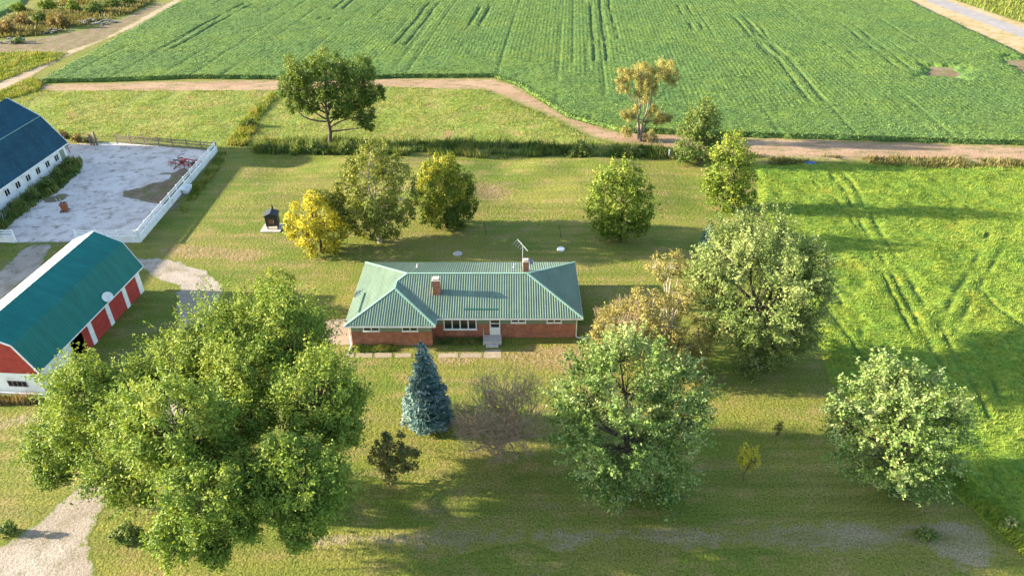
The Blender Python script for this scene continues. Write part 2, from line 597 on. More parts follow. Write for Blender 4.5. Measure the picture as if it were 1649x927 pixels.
# --- bare dirt headland
DIRT = px((52, 136), (300, 130), (430, 128), (630, 126), (795, 126), (830, 136), (915, 186), (1000, 212), (1200, 220), (1649, 234), (1760, 238), (1760, 266), (1649, 264), (1450, 262), (1215, 254), (1080, 240), (960, 226), (870, 180), (780, 145), (620, 144), (440, 149), (250, 150), (60, 148))
sheet('dirt_strip', DIRT, 0.01, 0.6, M['dirt'], 0.7, 0.35, seed=9)
TRK = [ext(G(102, 84), G(0, 132), 1.9)] + px((0, 132), (102, 84), (163, 64), (255, 13)) + [ext(G(163, 64), G(275, 3), 1.8), ext(G(216, 45), G(300, 0), 1.8)] + px((300, 0), (216, 45), (102, 94), (53, 122), (0, 148)) + [ext(G(102, 94), G(0, 148), 1.9)]
sheet('farm_track', TRK, 0.016, 0.7, M['track'], 0.5, 0.3, seed=12)
CLEARED = px((-60, 72), (60, 62), (130, 50), (190, 33), (235, 12), (268, 2), (255, 14), (160, 70), (110, 86), (60, 84), (-60, 92))
sheet('cleared_soil', CLEARED, 0.01, 0.8, M['soil'], 1.2, 0.2, seed=14)
# --- road
RA, RB, RC, RD = G(1486, 0), G(1649, 62), G(1521, 0), G(1649, 47)
sheet('road', [ext(RB, RA, 3.5), ext(RD, RC, 3.2), ext(RC, RD, 2.2), ext(RA, RB, 2.2)], 0.02, 1.2, M['road'], 0.12, 0.3, seed=15)
SA, SB, SC_, SD = G(1452, 0), G(1649, 88), G(1538, 0), G(1649, 38)
sheet('road_shoulder', [ext(SB, SA, 3.2), ext(SD, SC_, 3.2), ext(SC_, SD, 2.2), ext(SA, SB, 2.2)], 0.012, 1.0, M['shoulder'], 0.5, 0.3, seed=16)

# --- soybeans: a canopy half a metre high with rows, wheel ruts and thin spots
ROWK = 0.074
FRONT = px((64, 134), (180, 132), (300, 127), (430, 128), (480, 132), (640, 126), (795, 125), (832, 138), (915, 190), (1000, 213), (1200, 221), (1649, 234))
LE = (G(64, 134), G(300, 0))
RE = (G(1649, 94), G(1455, 0))
SOY = FRONT + [(125, G(1649, 237)[1] - 2), ext(RE[1], RE[0], 1.35), RE[1], ext(RE[0], RE[1], 1.9), ext(LE[0], LE[1], 1.7), LE[1]]
RUTS = [(265, 79, 140), (297, 62, 140), (975, 60, 60), (957, 95, 60), (1240, 100, 46), (1300, 158, 60), (1440, 108, 40), (760, 40, 40), (640, 70, 50), (520, 30, 60), (1110, 45, 40)]
RUTC = [(G(u, v)[0] - ROWK * G(u, v)[1], G(u, v)[1], L) for u, v, L in RUTS]
BARE = [px((1480, 118), (1500, 109), (1535, 110), (1562, 122), (1530, 128), (1492, 125)), px((1618, 96), (1649, 92), (1690, 105), (1690, 128), (1649, 124), (1628, 112))]


def soy_rut(x, y):
    c = x - ROWK * y
    r = np.zeros(x.shape)
    for c0, y0, L in RUTC:
        wv = (fbm(y * .06, np.full(y.shape, c0), 31, 2) - .5) * 1.6
        on = sm(y, y0 - 6, y0 - 2) * (1 - sm(y, y0 + L * .8, y0 + L))
        on = on * sm(fbm(y * .13, np.full(y.shape, c0 * 3), 37, 2), .28, .5)
        for o in (0, 2.6):
            r = np.maximum(r, (1 - sm(np.abs(c - c0 - o - wv), .12, .55)) * on)
    rid = np.floor(c / 3.04)
    hsh = _h(rid, rid * 0, 5)
    ln = (1 - sm(np.abs(c / 3.04 - rid - .5) * 3.04, .1, .45)) * (hsh > .55) * sm(fbm(y * .05, rid * 3.1, 41, 3), .42, .62)
    return np.maximum(r, ln * .55)


def soy_bare(x, y):
    b = np.zeros(x.shape)
    for p in BARE:
        b = np.maximum(b, 1 - sm(poly_sd(x, y, p) + (fbm(x * .35, y * .5, 4, 3) - .5) * 6, -1.0, 2.4))
    return b


def soy_h(x, y, e):
    h = 0.58 + (fbm(x * .9, y * .9, 21, 3) - .5) * .2 + (fbm(x * .12, y * .12, 22, 2) - .5) * .25
    h = h * sm(e, -.05, .3 + 0 * e) * (1 - .45 * soy_rut(x, y))
    return h * (1 - soy_bare(x, y)) - .08 * soy_bare(x, y)


def soy_att(x, y, e):
    d = line_d(x, y, FRONT)
    return {'rut': np.clip(soy_rut(x, y) * .9, 0, 1), 'head': 1 - sm(d + (fbm(x * .1, y * .1, 3, 2) - .5) * 8, 10, 16)}


def soy_row_mat():
    m = M['soy']
    nt = m.node_tree
    k = N(nt)
    s = k.new('ShaderNodeSeparateXYZ')
    k.link(k.obj(), s.inputs[0])
    c = k.math('SUBTRACT', s.outputs[0], k.math('MULTIPLY', s.outputs[1], ROWK))
    w = 2 * math.pi / 0.9
    a = k.math('SINE', k.math('MULTIPLY', c, w))
    b = k.math('SINE', k.math('MULTIPLY', s.outputs[1], w))
    hd = k.attr('head')
    rows = k.math('ADD', k.math('MULTIPLY', b, hd), k.math('MULTIPLY', a, k.math('SUBTRACT', 1.0, hd)))
    nz = k.ramp(k.noise(k.obj(), .25, 3), .35, .65, .25, 1.0)
    bs = [n for n in nt.nodes if n.type == 'BSDF_PRINCIPLED'][0]
    prev = bs.inputs['Normal'].links[0].from_socket
    k.link(k.bump(k.math('MULTIPLY', rows, nz), .026, 1.0, prev), bs.inputs['Normal'])


soy_row_mat()
tag(sheet('soybean_field', SOY, 0.05, 0.42, M['soy'], 0.35, 0.6, hfun=soy_h, extra=soy_att, seed=19, kind='stuff'), 'broad field of green soybeans in rows behind the dirt strip', 'soybean field')
for p in BARE:
    sheet('bare_patch', p, 0.03, 0.6, M['soil'], .8, .4, seed=23)
SOY2 = [(-210, 196)] + px((-60, 62), (0, 26), (30, 12), (62, -12)) + [(-165, 300), (-300, 300)]
tag(sheet('soybean_corner', SOY2, 0.05, 0.7, M['soy'], 0.6, 0.3, hfun=lambda x, y, e: sm(e, 0, .8) * (.5 + (fbm(x * .8, y * .8, 2, 2) - .5) * .3), extra=lambda x, y, e: {'rut': 0 * x, 'head': 0 * x}, seed=20, kind='stuff'), 'second small soybean patch beyond the brown brush in the far corner', 'soybean field')

# --- hay meadow on the right
HAY = px((1213, 266), (1224, 335), (1262, 400), (1290, 455), (1318, 560), (1340, 615), (1425, 700), (1535, 792), (1600, 850), (1649, 897)) + [(38, 27), (40, 10), (120, 10), (125, 104)] + px((1649, 268), (1520, 272), (1450, 264))
Z5 = lambda *pts: [G(1180 + a / 2.808, 230 + b / 2.808) for a, b in pts]
HRUT = [(Z5((440, 150), (500, 220), (560, 340), (620, 450), (690, 560), (760, 690), (840, 830), (900, 940), (960, 1040)), .3),
        (Z5((500, 150), (560, 225), (640, 370), (710, 490), (780, 600), (850, 720), (940, 850), (1000, 960), (1060, 1060)), .3),
        (Z5((1150, 420), (1090, 540), (1010, 680), (940, 810), (900, 900)), .26), (Z5((1230, 450), (1150, 590), (1060, 740), (1000, 880)), .26),
        (Z5((420, 640), (500, 750), (560, 830), (640, 940)), .26), (Z5((380, 700), (460, 800), (530, 900), (590, 990)), .22),
        (Z5((360, 180), (460, 260), (520, 330), (580, 430), (640, 540), (720, 700), (800, 860)), .16),
        (Z5((980, 450), (1060, 600), (1180, 740), (1260, 800), (1400, 900)), .2), (Z5((1260, 470), (1330, 560), (1420, 700)), .2),
        (Z5((1100, 980), (1180, 1100), (1250, 1250)), .25), (Z5((1000, 980), (1090, 1110), (1150, 1250)), .25)]


def hay_rut(x, y):
    r = np.zeros(x.shape)
    wx = (fbm(x * .5, y * .5, 51, 2) - .5) * .5
    for pts, wd in HRUT:
        r = np.maximum(r, 1 - sm(line_d(x + wx * .5, y, pts), wd * .4, wd + .2))
    return r * sm(fbm(x * .35, y * .35, 55, 2), .25, .6)


def hay_h(x, y, e):
    h = .26 + (fbm(x * .55, y * .55, 61, 4) - .5) * .42 + (fbm(x * .1, y * .1, 62, 2) - .5) * .2
    return np.maximum(h, .03) * sm(e, -.05, 1.2) * (1 - .65 * hay_rut(x, y))


tag(sheet('hay_meadow', HAY, 0.02, 0.3, M['hay'], 0.5, 0.4, hfun=hay_h, extra=lambda x, y, e: {'rut': hay_rut(x, y) * .75}, seed=24, kind='stuff'), 'bright green hay meadow crossed by wheel tracks right of the lawn', 'meadow')

# --- drives, yard, paths
YARD = [(-95, 60)] + px((-30, 392), (60, 391), (130, 390), (224, 389), (349, 243), (270, 236), (190, 229), (108, 232), (98, 252)) + [(-66.5, 100), (-66.5, 62), (-95, 62)]
sheet('yard', YARD, 0.008, 0.5, M['yard'], 0.15, 0.5, seed=26)
sheet('yard_soil', px((262, 330), (225, 322), (205, 308), (230, 300), (262, 292), (272, 280), (298, 272), (318, 282), (312, 300), (290, 330), (256, 345)), 0.014, 0.3, M['soil'], 1.8, .45, seed=27)
sheet('yard_stain', px((66, 328), (70, 320), (92, 314), (112, 313), (98, 322), (84, 328)), 0.014, 0.25, M['soil'], 1.0, .7, seed=28)
sheet('gravel_drive', px((205, 415), (255, 414), (330, 433), (359, 465), (354, 505), (345, 560), (325, 640), (250, 740), (172, 806), (152, 830), (142, 868), (152, 900), (172, 950), (-60, 950), (-40, 900), (30, 858), (90, 815), (190, 735), (262, 640), (283, 560), (281, 500), (288, 462), (240, 446)), 0.008, 0.4, M['gravel'], 0.45, 0.5, seed=29)
sheet('gravel_lane', px((-60, 470), (0, 434), (40, 394), (88, 392), (66, 430), (30, 456), (0, 487), (-60, 520)), 0.008, 0.4, M['gravel'], 0.5, 0.5, seed=30)
sheet('worn_patch', px((-30, 672), (40, 662), (92, 662), (86, 690), (30, 690), (-30, 702)), 0.005, 0.4, M['worn'], 0.5, 0.5, seed=31)
sheet('worn_track', px((440, 872), (560, 851), (700, 847), (1000, 845), (1250, 843), (1400, 836), (1505, 822), (1580, 845), (1606, 880), (1600, 925), (1540, 920), (1490, 896), (1250, 886), (1000, 882), (700, 884), (500, 890)), 0.005, 0.3, M['worn'], 0.8, 0.25, seed=32)
sheet('leaf_litter', px((835, 556), (960, 553), (965, 592), (930, 610), (890, 600), (850, 592), (760, 585), (700, 590), (705, 566), (770, 565)), 0.005, 0.35, M['patch'], 0.9, 0.4, seed=33)
sheet('dry_patch', px((750, 300), (800, 296), (830, 310), (815, 325), (770, 330)), 0.35, 0.5, M['patch'], .9, .3, seed=34, hfun=lambda x, y, e: lawn_h(x, y) - .33)
sheet('dry_patch', px((225, 400), (300, 392), (400, 398), (440, 412), (380, 424), (280, 416)), 0.005, 0.5, M['patch'], 1.2, .3, seed=35)
sheet('patio', px((505, 522), (530, 513), (566, 512), (572, 554), (548, 556), (512, 546)), 0.012, 0.25, M['slab'], 0.25, 0.7, seed=36)
for i, (a, b) in enumerate([(556, 571), (573, 600), (603, 632), (635, 664), (705, 738), (741, 776)]):
    sheet('path', px((a, 568), (b, 567.5), (b, 575.5), (a, 576.5)), 0.012, 0.12, M['slab'], 0.08, 1.5, seed=40 + i)
sheet('path', px((780, 562), (807, 562), (809, 577), (778, 577)), 0.012, 0.15, M['slab'], 0.1, 1.2, seed=48)


# --- grasses and weeds that stand up
def blades(name, poly, n, h, wd, mat, label, cat, zfun=None, lean=.5, mask=None, seed=1, jit=0.0, leaf=False):
    """upright blades scattered over a polygon: one stuff object"""
    r = np.random.default_rng(seed)
    P = np.array(poly)
    area = (P[:, 0].max() - P[:, 0].min()) * (P[:, 1].max() - P[:, 1].min())
    x = r.uniform(P[:, 0].min(), P[:, 0].max(), n)
    y = r.uniform(P[:, 1].min(), P[:, 1].max(), n)
    s = poly_sd(x, y, poly) + (fbm(x * .6, y * .6, seed, 2) - .5) * 2 * jit
    ok = s < 0
    if mask is not None: ok &= mask(x, y) > r.uniform(0, 1, n)
    x, y, s = x[ok], y[ok], s[ok]
    z = zfun(x, y, -s) if zfun else np.zeros(x.shape)
    n = len(x)
    cl = fbm(x * .8, y * .8, seed + 3, 2)
    hh = (h[0] + (h[1] - h[0]) * r.random(n)) * (.55 + .9 * cl)
    ww = wd * r.uniform(.6, 1.4, n)
    a = r.uniform(0, 2 * math.pi, n)
    la = fbm(x * .15, y * .15, seed + 7, 2) * 12 + r.normal(0, .8, n)
    ln = hh * lean * r.uniform(.2, 1.3, n)
    b0 = np.stack([x - np.cos(a) * ww, y - np.sin(a) * ww, z - .03], 1)
    b1 = np.stack([x + np.cos(a) * ww, y + np.sin(a) * ww, z - .03], 1)
    tp = np.stack([x + np.cos(la) * ln, y + np.sin(la) * ln, z + hh], 1)
    if leaf:
        md = np.stack([x + np.cos(la) * ln * .5 + np.cos(a) * ww, y + np.sin(la) * ln * .5 + np.sin(a) * ww, z + hh * .6], 1)
    V = np.stack([b0, b1, tp], 1).reshape(-1, 3)
    Fc = np.arange(3 * n).reshape(n, 3)
    o = mesh_np(name, V, Fc, mat, fattrs={'tint': np.clip(.45 + (cl - .5) * 1.4 + r.normal(0, .15, n), 0, 1)})
    return tag(o, label, cat, kind='stuff')


def leaf_scatter(name, x, y, z, L, mat, label, cat, seed, up=.7):
    r = np.random.default_rng(seed)
    n = len(x)
    nr = r.normal(0, .6, (n, 3))
    nr[:, 2] = np.abs(nr[:, 2]) + up
    V, Fc = leaf_quads(np.stack([x, y, z], 1), nr, r.normal(0, 1, (n, 3)), L * r.uniform(.6, 1.3, n), L * .75 * r.uniform(.6, 1.2, n))
    t = np.clip(.45 + (fbm(x * .3, y * .3, seed, 3) - .5) * 1.3 + r.normal(0, .16, n), 0, 1)
    return tag(mesh_np(name, V, Fc, mat, fattrs={'tint': t}), label, cat, kind='stuff')


def leaf_quads(c, nrm, ax, L, W):
    nrm = nrm / (np.linalg.norm(nrm, axis=1, keepdims=True) + 1e-9)
    ax = ax - nrm * (ax * nrm).sum(1, keepdims=True)
    ax = ax / (np.linalg.norm(ax, axis=1, keepdims=True) + 1e-9)
    sd_ = np.cross(nrm, ax)
    L, W = np.asarray(L)[:, None], np.asarray(W)[:, None]
    a = c - ax * L * .5
    b = c + sd_ * W * .5 + nrm * W * .12
    d = c + ax * L * .5
    e = c - sd_ * W * .5 + nrm * W * .12
    V = np.stack([a, b, d, e], 1).reshape(-1, 3)
    return V, np.arange(4 * len(c)).reshape(-1, 4)[:, ::-1]


M['soyleaf'] = leaf_mat('soybean_leaf', (0.065, 0.12, 0.032), (0.102, 0.172, 0.044), (0.16, 0.235, 0.06), trans=.2)
M['hayblade'] = leaf_mat('hay_blade', (0.1, 0.18, 0.022), (0.165, 0.25, 0.035), (0.25, 0.3, 0.05), trans=.35)
M['pastblade'] = leaf_mat('pasture_blade', (0.11, 0.16, 0.025), (0.18, 0.22, 0.04), (0.28, 0.26, 0.08), trans=.35)
M['weed'] = leaf_mat('weed_leaf', (0.065, 0.11, 0.025), (0.125, 0.18, 0.04), (0.2, 0.2, 0.06), trans=.25)
M['scrub'] = leaf_mat('scrub_blade', (0.08, 0.09, 0.03), (0.15, 0.14, 0.045), (0.24, 0.2, 0.08), trans=.25)
M['dryweed'] = leaf_mat('dry_stalk', (0.12, 0.1, 0.04), (0.2, 0.15, 0.07), (0.27, 0.2, 0.1), trans=.25)

r_ = np.random.default_rng(3)
sx_ = r_.uniform(-150, 150, 420000)
sy_ = 100 + 150 * r_.random(420000) ** 1.25
ok = (poly_sd(sx_, sy_, SOY) < .15) & (np.abs(sx_) < .76 * sy_ + 12) & (soy_rut(sx_, sy_) < .5) & (soy_bare(sx_, sy_) < .4)
sx_, sy_ = sx_[ok], sy_[ok]
ed_ = -poly_sd(sx_, sy_, SOY) + .2
leaf_scatter('soybean_leaves', sx_, sy_, .05 + soy_h(sx_, sy_, ed_) + r_.uniform(-.02, .16, len(sx_)), .26, M['soyleaf'], 'leafy tops of the soybean plants across the far field', 'soybean leaves', 5)

rim = []
for (x0, y0), (x1, y1) in zip(FRONT[:-1], FRONT[1:]):
    L_ = math.hypot(x1 - x0, y1 - y0)
    n_ = int(L_ * 130)
    t_ = r_.random(n_)
    o_ = r_.uniform(-.35, .75, n_)
    rim.append(np.stack([x0 + (x1 - x0) * t_ - (y1 - y0) / L_ * o_, y0 + (y1 - y0) * t_ + (x1 - x0) / L_ * o_], 1))
rim = np.concatenate(rim)
rsd = poly_sd(rim[:, 0], rim[:, 1], SOY) + (fbm(rim[:, 0] * .6, rim[:, 1] * .6, 19, 3) - .5) * .7
rim = rim[(rsd < .08)]
rsd = rsd[rsd < .08]
rh = np.clip(-rsd / .3, 0.05, 1) * .6
leaf_scatter('soybean_edge', rim[:, 0], rim[:, 1], .06 + rh * r_.uniform(.5, 1.15, len(rim)), .3, M['soyleaf'], 'leafy edge of the soybean field along the bare dirt strip', 'soybean leaves', 6, .2)

hz_ = lambda x, y, e: hay_h(x, y, e)
blades('meadow_grass', HAY, 300000, (.12, .34), .05, M['hayblade'], 'long bright green grass standing over the hay meadow', 'meadow grass', hz_, .9, lambda x, y: (1 - hay_rut(x, y)) * (x < .78 * y + 10), seed=71)
blades('pasture_grass', PASTURE, 120000, (.15, .5), .07, M['pastblade'], 'tufted yellow green pasture grass beyond the weedy fence line', 'pasture grass', None, .8, lambda x, y: sm(fbm(x * .35, y * .35, 8, 3), .3, .55) * (x > -.8 * y - 8), seed=72)
HEDGE = px((408, 232), (520, 226), (640, 230), (760, 232), (880, 234), (1000, 236), (1090, 244), (1090, 256), (1000, 257), (880, 254), (640, 251), (520, 249), (405, 248))
blades('hedgerow_weeds', HEDGE, 30000, (.3, 1.5), .08, M['weed'], 'strip of tall dark weeds between back lawn and pasture', 'weeds', None, .5, lambda x, y: sm(fbm(x * .22, y * .5, 91, 3), .25, .6), seed=73, jit=1.0)
HEDGE2 = px((1000, 238), (1215, 249), (1420, 254), (1649, 257), (1649, 274), (1420, 272), (1215, 266), (1000, 250))
blades('verge_weeds', HEDGE2, 20000, (.25, .75), .08, M['scrub'], 'dry tan weeds along the dirt strip above the hay meadow', 'weeds', None, .5, lambda x, y: sm(fbm(x * .25, y * .25, 9, 2), .35, .6), seed=74, jit=.5)
blades('barn_weeds', [(-66.2, 72), (-66.2, 100.5), (-64.6, 101), (-62.6, 96), (-62.2, 90), (-63, 84), (-63, 72)], 5000, (.4, 1.1), .1, M['weed'], 'tall dark weeds against the whitewashed dairy barn wall', 'weeds', None, .3, lambda x, y: .35 + .65 * sm(fbm(x * .3, y * .3, 2, 2), .35, .5), seed=75, jit=.4)
blades('fence_weeds', px((352, 246), (366, 246), (352, 275), (318, 318), (296, 345), (286, 345), (310, 305), (338, 268)), 3600, (.15, .6), .07, M['pastblade'], 'weeds growing along the outside of the white yard fence', 'weeds', None, .6, lambda x, y: sm(fbm(x * .5, y * .5, 93, 2), .35, .6), seed=76, jit=.3)
blades('ditch_weeds', px((362, 236), (404, 182), (440, 150), (452, 152), (424, 186), (398, 236)), 9000, (.2, .8), .09, M['pastblade'], 'line of rank grass running diagonally through the pasture', 'weeds', None, .6, seed=77, jit=.5)
VERGE = [ext(G(1538, 0), G(1649, 38), -1.5), ext(G(1538, 0), G(1649, 38), 1.6), (190, 205), (210, 330)]
blades('roadside_grass', VERGE, 26000, (.5, 1.5), .16, M['pastblade'], 'tall yellow green grass on the far side of the road', 'roadside grass', None, .5, seed=78)
blades('track_grass', px((-40, 86), (60, 84), (110, 86), (95, 96), (0, 132), (-40, 150)), 14000, (.2, .6), .1, M['pastblade'], 'rough grass beside the dirt farm track at far left', 'grass', None, .7, seed=79)
blades('track_grass', px((0, 150), (55, 126), (70, 136), (60, 150), (20, 160), (-20, 165)), 6000, (.25, .7), .1, M['pastblade'], 'rank grass corner between farm track and dirt strip', 'grass', None, .7, seed=80)
BRUSH = px((-60, 60), (0, 62), (60, 58), (130, 46), (190, 30), (240, 8), (250, -4), (80, -4), (60, 12), (0, 30), (-60, 50))
blades('brush_weeds', BRUSH, 24000, (.3, 1.1), .17, M['scrub'], 'rough tan scrub growing between the bushes at far left', 'scrub', None, .5, lambda x, y: sm(fbm(x * .12, y * .12, 95, 3), .3, .6), seed=85, jit=1.0)
blades('foundation_weeds', px((573, 556), (640, 556), (640, 566), (575, 568)), 1500, (.1, .4), .03, M['weed'], 'low weeds at the foot of the projecting brick wing', 'weeds', None, .5, seed=81)
blades('foundation_weeds', px((702, 546), (778, 546), (778, 556), (702, 557)), 1200, (.1, .4), .03, M['weed'], 'low weeds under the wide picture window', 'weeds', None, .5, seed=82)
blades('barn_front_weeds', [(-52, 46.4), (-41.2, 46.4), (-41.2, 47.3), (-52, 47.6)], 2200, (.3, .8), .05, M['dryweed'], 'dry weeds along the white gable end of the red barn', 'weeds', None, .4, seed=83)
blades('meadow_edge_weeds', px((1425, 700), (1535, 792), (1600, 850), (1649, 897), (1649, 850), (1590, 800), (1500, 730)), 12000, (.3, .7), .05, M['hayblade'], 'taller grass where the hay meadow meets the mown lawn', 'weeds', None, .6, seed=84)

# ================================================================== BUILDINGS
def clip_line(poly2, a0):
    """v-range of the vertical line u=a0 inside a convex-ish 2D polygon: list of (lo, hi)"""
    hits = []
    n = len(poly2)
    for i in range(n):
        (u0, v0), (u1, v1) = poly2[i], poly2[(i + 1) % n]
        if (u0 > a0) != (u1 > a0):
            hits.append(v0 + (v1 - v0) * (a0 - u0) / (u1 - u0))
    hits.sort()
    return [(hits[i], hits[i + 1]) for i in range(0, len(hits) - 1, 2)]


def metal_face(mb, poly, run, spacing=0.24, h=0.042, wb=0.08, thick=0.03, off=0.0):
    """one roof plane of ribbed sheet metal. poly: 3D points; run: direction along the eave"""
    poly = [Vector(p) for p in poly]
    n = (poly[1] - poly[0]).cross(poly[2] - poly[0])
    for i in range(2, len(poly) - 1):
        n2 = (poly[i] - poly[0]).cross(poly[i + 1] - poly[0])
        n = n + n2
    n.normalize()
    if n.z < 0:
        n = -n
        poly = poly[::-1]
    e = Vector(run).normalized()
    u = n.cross(e)
    if u.z < 0: u = -u
    mb.prism([p - n * thick for p in poly], n * thick)
    o = poly[0]
    p2 = [((p - o).dot(e), (p - o).dot(u)) for p in poly]
    lo, hi = min(a for a, b in p2), max(a for a, b in p2)
    k = math.floor((lo + off) / spacing) * spacing + 0.11 - off
    while k < hi:
        for (v0, v1) in clip_line(p2, k):
            if v1 - v0 > 0.12:
                v0 += .01
                v1 -= .03
                c = [o + e * (k - wb / 2) + n * -.004, o + e * (k - wb * .22) + n * h, o + e * (k + wb * .22) + n * h, o + e * (k + wb / 2) + n * -.004]
                mb.prism([q + u * v0 for q in c], u * (v1 - v0))
        k += spacing
    return mb


def window(parent, x0, x1, y, z0, z1, panes=2, face=(0, -1), fr=.07, frame='white', sill=True):
    """framed window standing proud of a wall facing -y (or +x): frame mesh with the glass as its child"""
    mb, gl = MB(), MB()
    if face == (0, -1):
        bx = lambda m, a0, a1, d0, d1, b0, b1: m.box(a0, a1, y - d1, y - d0, b0, b1)
    else:
        bx = lambda m, a0, a1, d0, d1, b0, b1: m.box(y + d0, y + d1, a0, a1, b0, b1)
    bx(mb, x0, x1, 0, .06, z1 - fr, z1)
    bx(mb, x0, x1, 0, .06, z0, z0 + fr)
    wd = (x1 - x0 - fr) / panes
    for i in range(panes + 1):
        c = x0 + fr / 2 + wd * i
        bx(mb, c - fr / 2, c + fr / 2, 0, .057, z0 + fr, z1 - fr)
    if sill: bx(mb, x0 - .05, x1 + .05, 0, .1, z0 - .07, z0 - .002)
    bx(gl, x0 + fr * .5, x1 - fr * .5, .004, .024, z0 + fr * .5, z1 - fr * .5)
    o = mb.build('window', M[frame], parent)
    gl.build('pane', M['glass'], o)
    return o


# ---- ranch house
HS = 0.343
XL, XR, YF, YB, XW, YW, ZE = -15.8, 6.8, 55.77, 66.27, -7.2, 54.51, 2.6
house = empty('ranch_house', (-4.5, 60, 0), 'long red brick ranch house with pale green ribbed metal hip roof', 'house')


def hloc(o):
    o.location = (4.5, -60, 0)
    return o


b = MB()
wx0, wx1, wy0, wy1, wyw, wxw = XL + .45, XR - .45, YF + .45, YB - .45, YW + .45, XW - .45
ZB1, ZB2 = 1.62, 1.5
b.prism([(wx0, wyw, 0), (wxw, wyw, 0), (wxw, wy0, 0), (wx1, wy0, 0), (wx1, wy1, 0), (wx0, wy1, 0)], (0, 0, ZB1))
hloc(b.build('wall', M['brick'], house))
b = MB()
b.prism([(wx0 + .03, wyw + .03, ZB1 + .002), (wxw - .03, wyw + .03, ZB1 + .002), (wxw - .03, wy0 + .03, ZB1 + .002), (wx1 - .03, wy0 + .03, ZB1 + .002), (wx1 - .03, wy1 - .03, ZB1 + .002), (wx0 + .03, wy1 - .03, ZB1 + .002)], (0, 0, ZE - ZB1 - .03))
for i in range(5):   # lap boards
    z = ZB1 + .03 + i * .18
    b.box(wx0 + .02, wxw - .02, wyw + .012, wyw + .03, z, z + .165)
    b.box(wxw, wx1 - .02, wy0 + .012, wy0 + .03, z, z + .165)
hloc(b.build('siding', M['green_siding'], house))
P_ = lambda x, y, z: (x, y, ZE + HS * z)
r = MB()
A1, A2 = (-11.5, 58.81), (-11.5, 60.07)
R1, R2 = (-10.55, 61.02), (1.55, 61.02)
zA, zR = ZE + HS * 4.3, ZE + HS * 5.25
faces = {'L': [(XL, YW, ZE), (*A1, zA), (*A2, zA), (*R1, zR), (XL, YB, ZE)],
         'F': [(XW, YF, ZE), (XR, YF, ZE), (*R2, zR), (*R1, zR), (*A2, zA)],
         'WR': [(XW, YW, ZE), (XW, YF, ZE), (*A2, zA), (*A1, zA)],
         'WF': [(XL, YW, ZE), (XW, YW, ZE), (*A1, zA)],
         'R': [(XR, YF, ZE), (XR, YB, ZE), (*R2, zR)],
         'B': [(XR, YB, ZE), (XL, YB, ZE), (*R1, zR), (*R2, zR)]}
for kf, pl in faces.items():
    metal_face(r, pl, (0, 1, 0) if kf in ('L', 'WR', 'R') else (1, 0, 0), .24)
roof = hloc(r.build('roof', M['roof'], house))
t = MB()
for a, c in ((P_(*R1, 5.25), P_(*R2, 5.25)), (P_(*R2, 5.25), (XR, YF, ZE)), (P_(*R2, 5.25), (XR, YB, ZE)), (P_(*R1, 5.25), (XL, YB, ZE)),
             (P_(*R1, 5.25), P_(*A2, 4.3)), (P_(*A2, 4.3), P_(*A1, 4.3)), (P_(*A1, 4.3), (XL, YW, ZE)), (P_(*A1, 4.3), (XW, YW, ZE))):
    a, c = Vector(a) + Vector((0, 0, .03)), Vector(c) + Vector((0, 0, .03))
    t.bar(a, c, .2, .045)
t.build('ridge_cap', M['trim'], roof)
for (a, c) in (((-5.0, 56.25), (-1.75, 56.25)),):
    z = ZE + HS * (56.75 - YF)
    s = MB()
    s.bar((-4.6, 56.75, z + .07), (-1.3, 56.75, z + .07), .05, .09)
    s.build('snow_guard', M['barn_roof'], roof)
s = MB()
s.bar((-14.7, 56.2, ZE + HS * 1.1 + .08), (-14.7, 59.6, ZE + HS * 1.1 + .08), .05, .09)
s.build('snow_guard', M['barn_roof'], roof)
for (x, y) in ((-9.9, 63.9), (.2, 63.9)):
    s = MB()
    z = ZE + HS * (YB - y)
    s.tube([(x, y, z - .1), (x, y, z + .4)], .06, 10)
    s.lathe((x, y, z), [(.16, -.06), (.09, .06), (.065, .1)], 12)
    s.build('vent_pipe', M['metal'], roof)
f = MB()   # fascia and soffit
loop = [(XL, YW), (XW, YW), (XW, YF), (XR, YF), (XR, YB), (XL, YB)]
for (x0, y0), (x1, y1) in zip(loop, loop[1:] + loop[:1]):
    d = Vector((x1 - x0, y1 - y0, 0)).normalized()
    nrm = Vector((d.y, -d.x, 0))
    o = nrm * .012
    f.bar(Vector((x0, y0, ZE - .1)) + o + d * -.02, Vector((x1, y1, ZE - .1)) + o + d * .02, .03, .15)
f.box(XL + .03, XW - .03, YW + .03, wyw + .02, ZE - .1, ZE - .08)
f.box(XW - .03, XR - .03, YF + .03, wy0 + .02, ZE - .1, ZE - .08)
f.box(wx1 - .02, XR - .03, wy0 + .02, YB - .03, ZE - .1, ZE - .08)
hloc(f.build('fascia', M['white'], house))
# windows, door, stoop, downspouts
for args in ((-6.62, -3.42, wy0, 1.0, 2.42, 4), (-.1, 1.35, wy0, 1.78, 2.42, 2), (3.35, 4.8, wy0, 1.78, 2.42, 2)):
    hloc(window(house, *args, fr=.1))
for args in ((-14.15, -12.6, wyw, 1.72, 2.4, 2), (-10.45, -8.95, wyw, 1.72, 2.4, 2)):
    hloc(window(house, *args, fr=.08))
d = MB()
dx0, dx1 = -2.16, -1.14
d.box(dx0, dx0 + .1, wy0 - .08, wy0, .36, 2.46)
d.box(dx1 - .1, dx1, wy0 - .08, wy0, .36, 2.46)
d.box(dx0 + .1, dx1 - .1, wy0 - .08, wy0, 2.36, 2.46)
d.box(dx0 + .1, dx1 - .1, wy0 - .05, wy0, .36, 1.25)
d.box(dx0 + .1, dx1 - .1, wy0 - .05, wy0, 1.68, 1.76)
door = hloc(d.build('door', M['white'], house))
g = MB()
g.box(dx0 + .1, dx1 - .1, wy0 - .035, wy0, 1.25, 1.68)
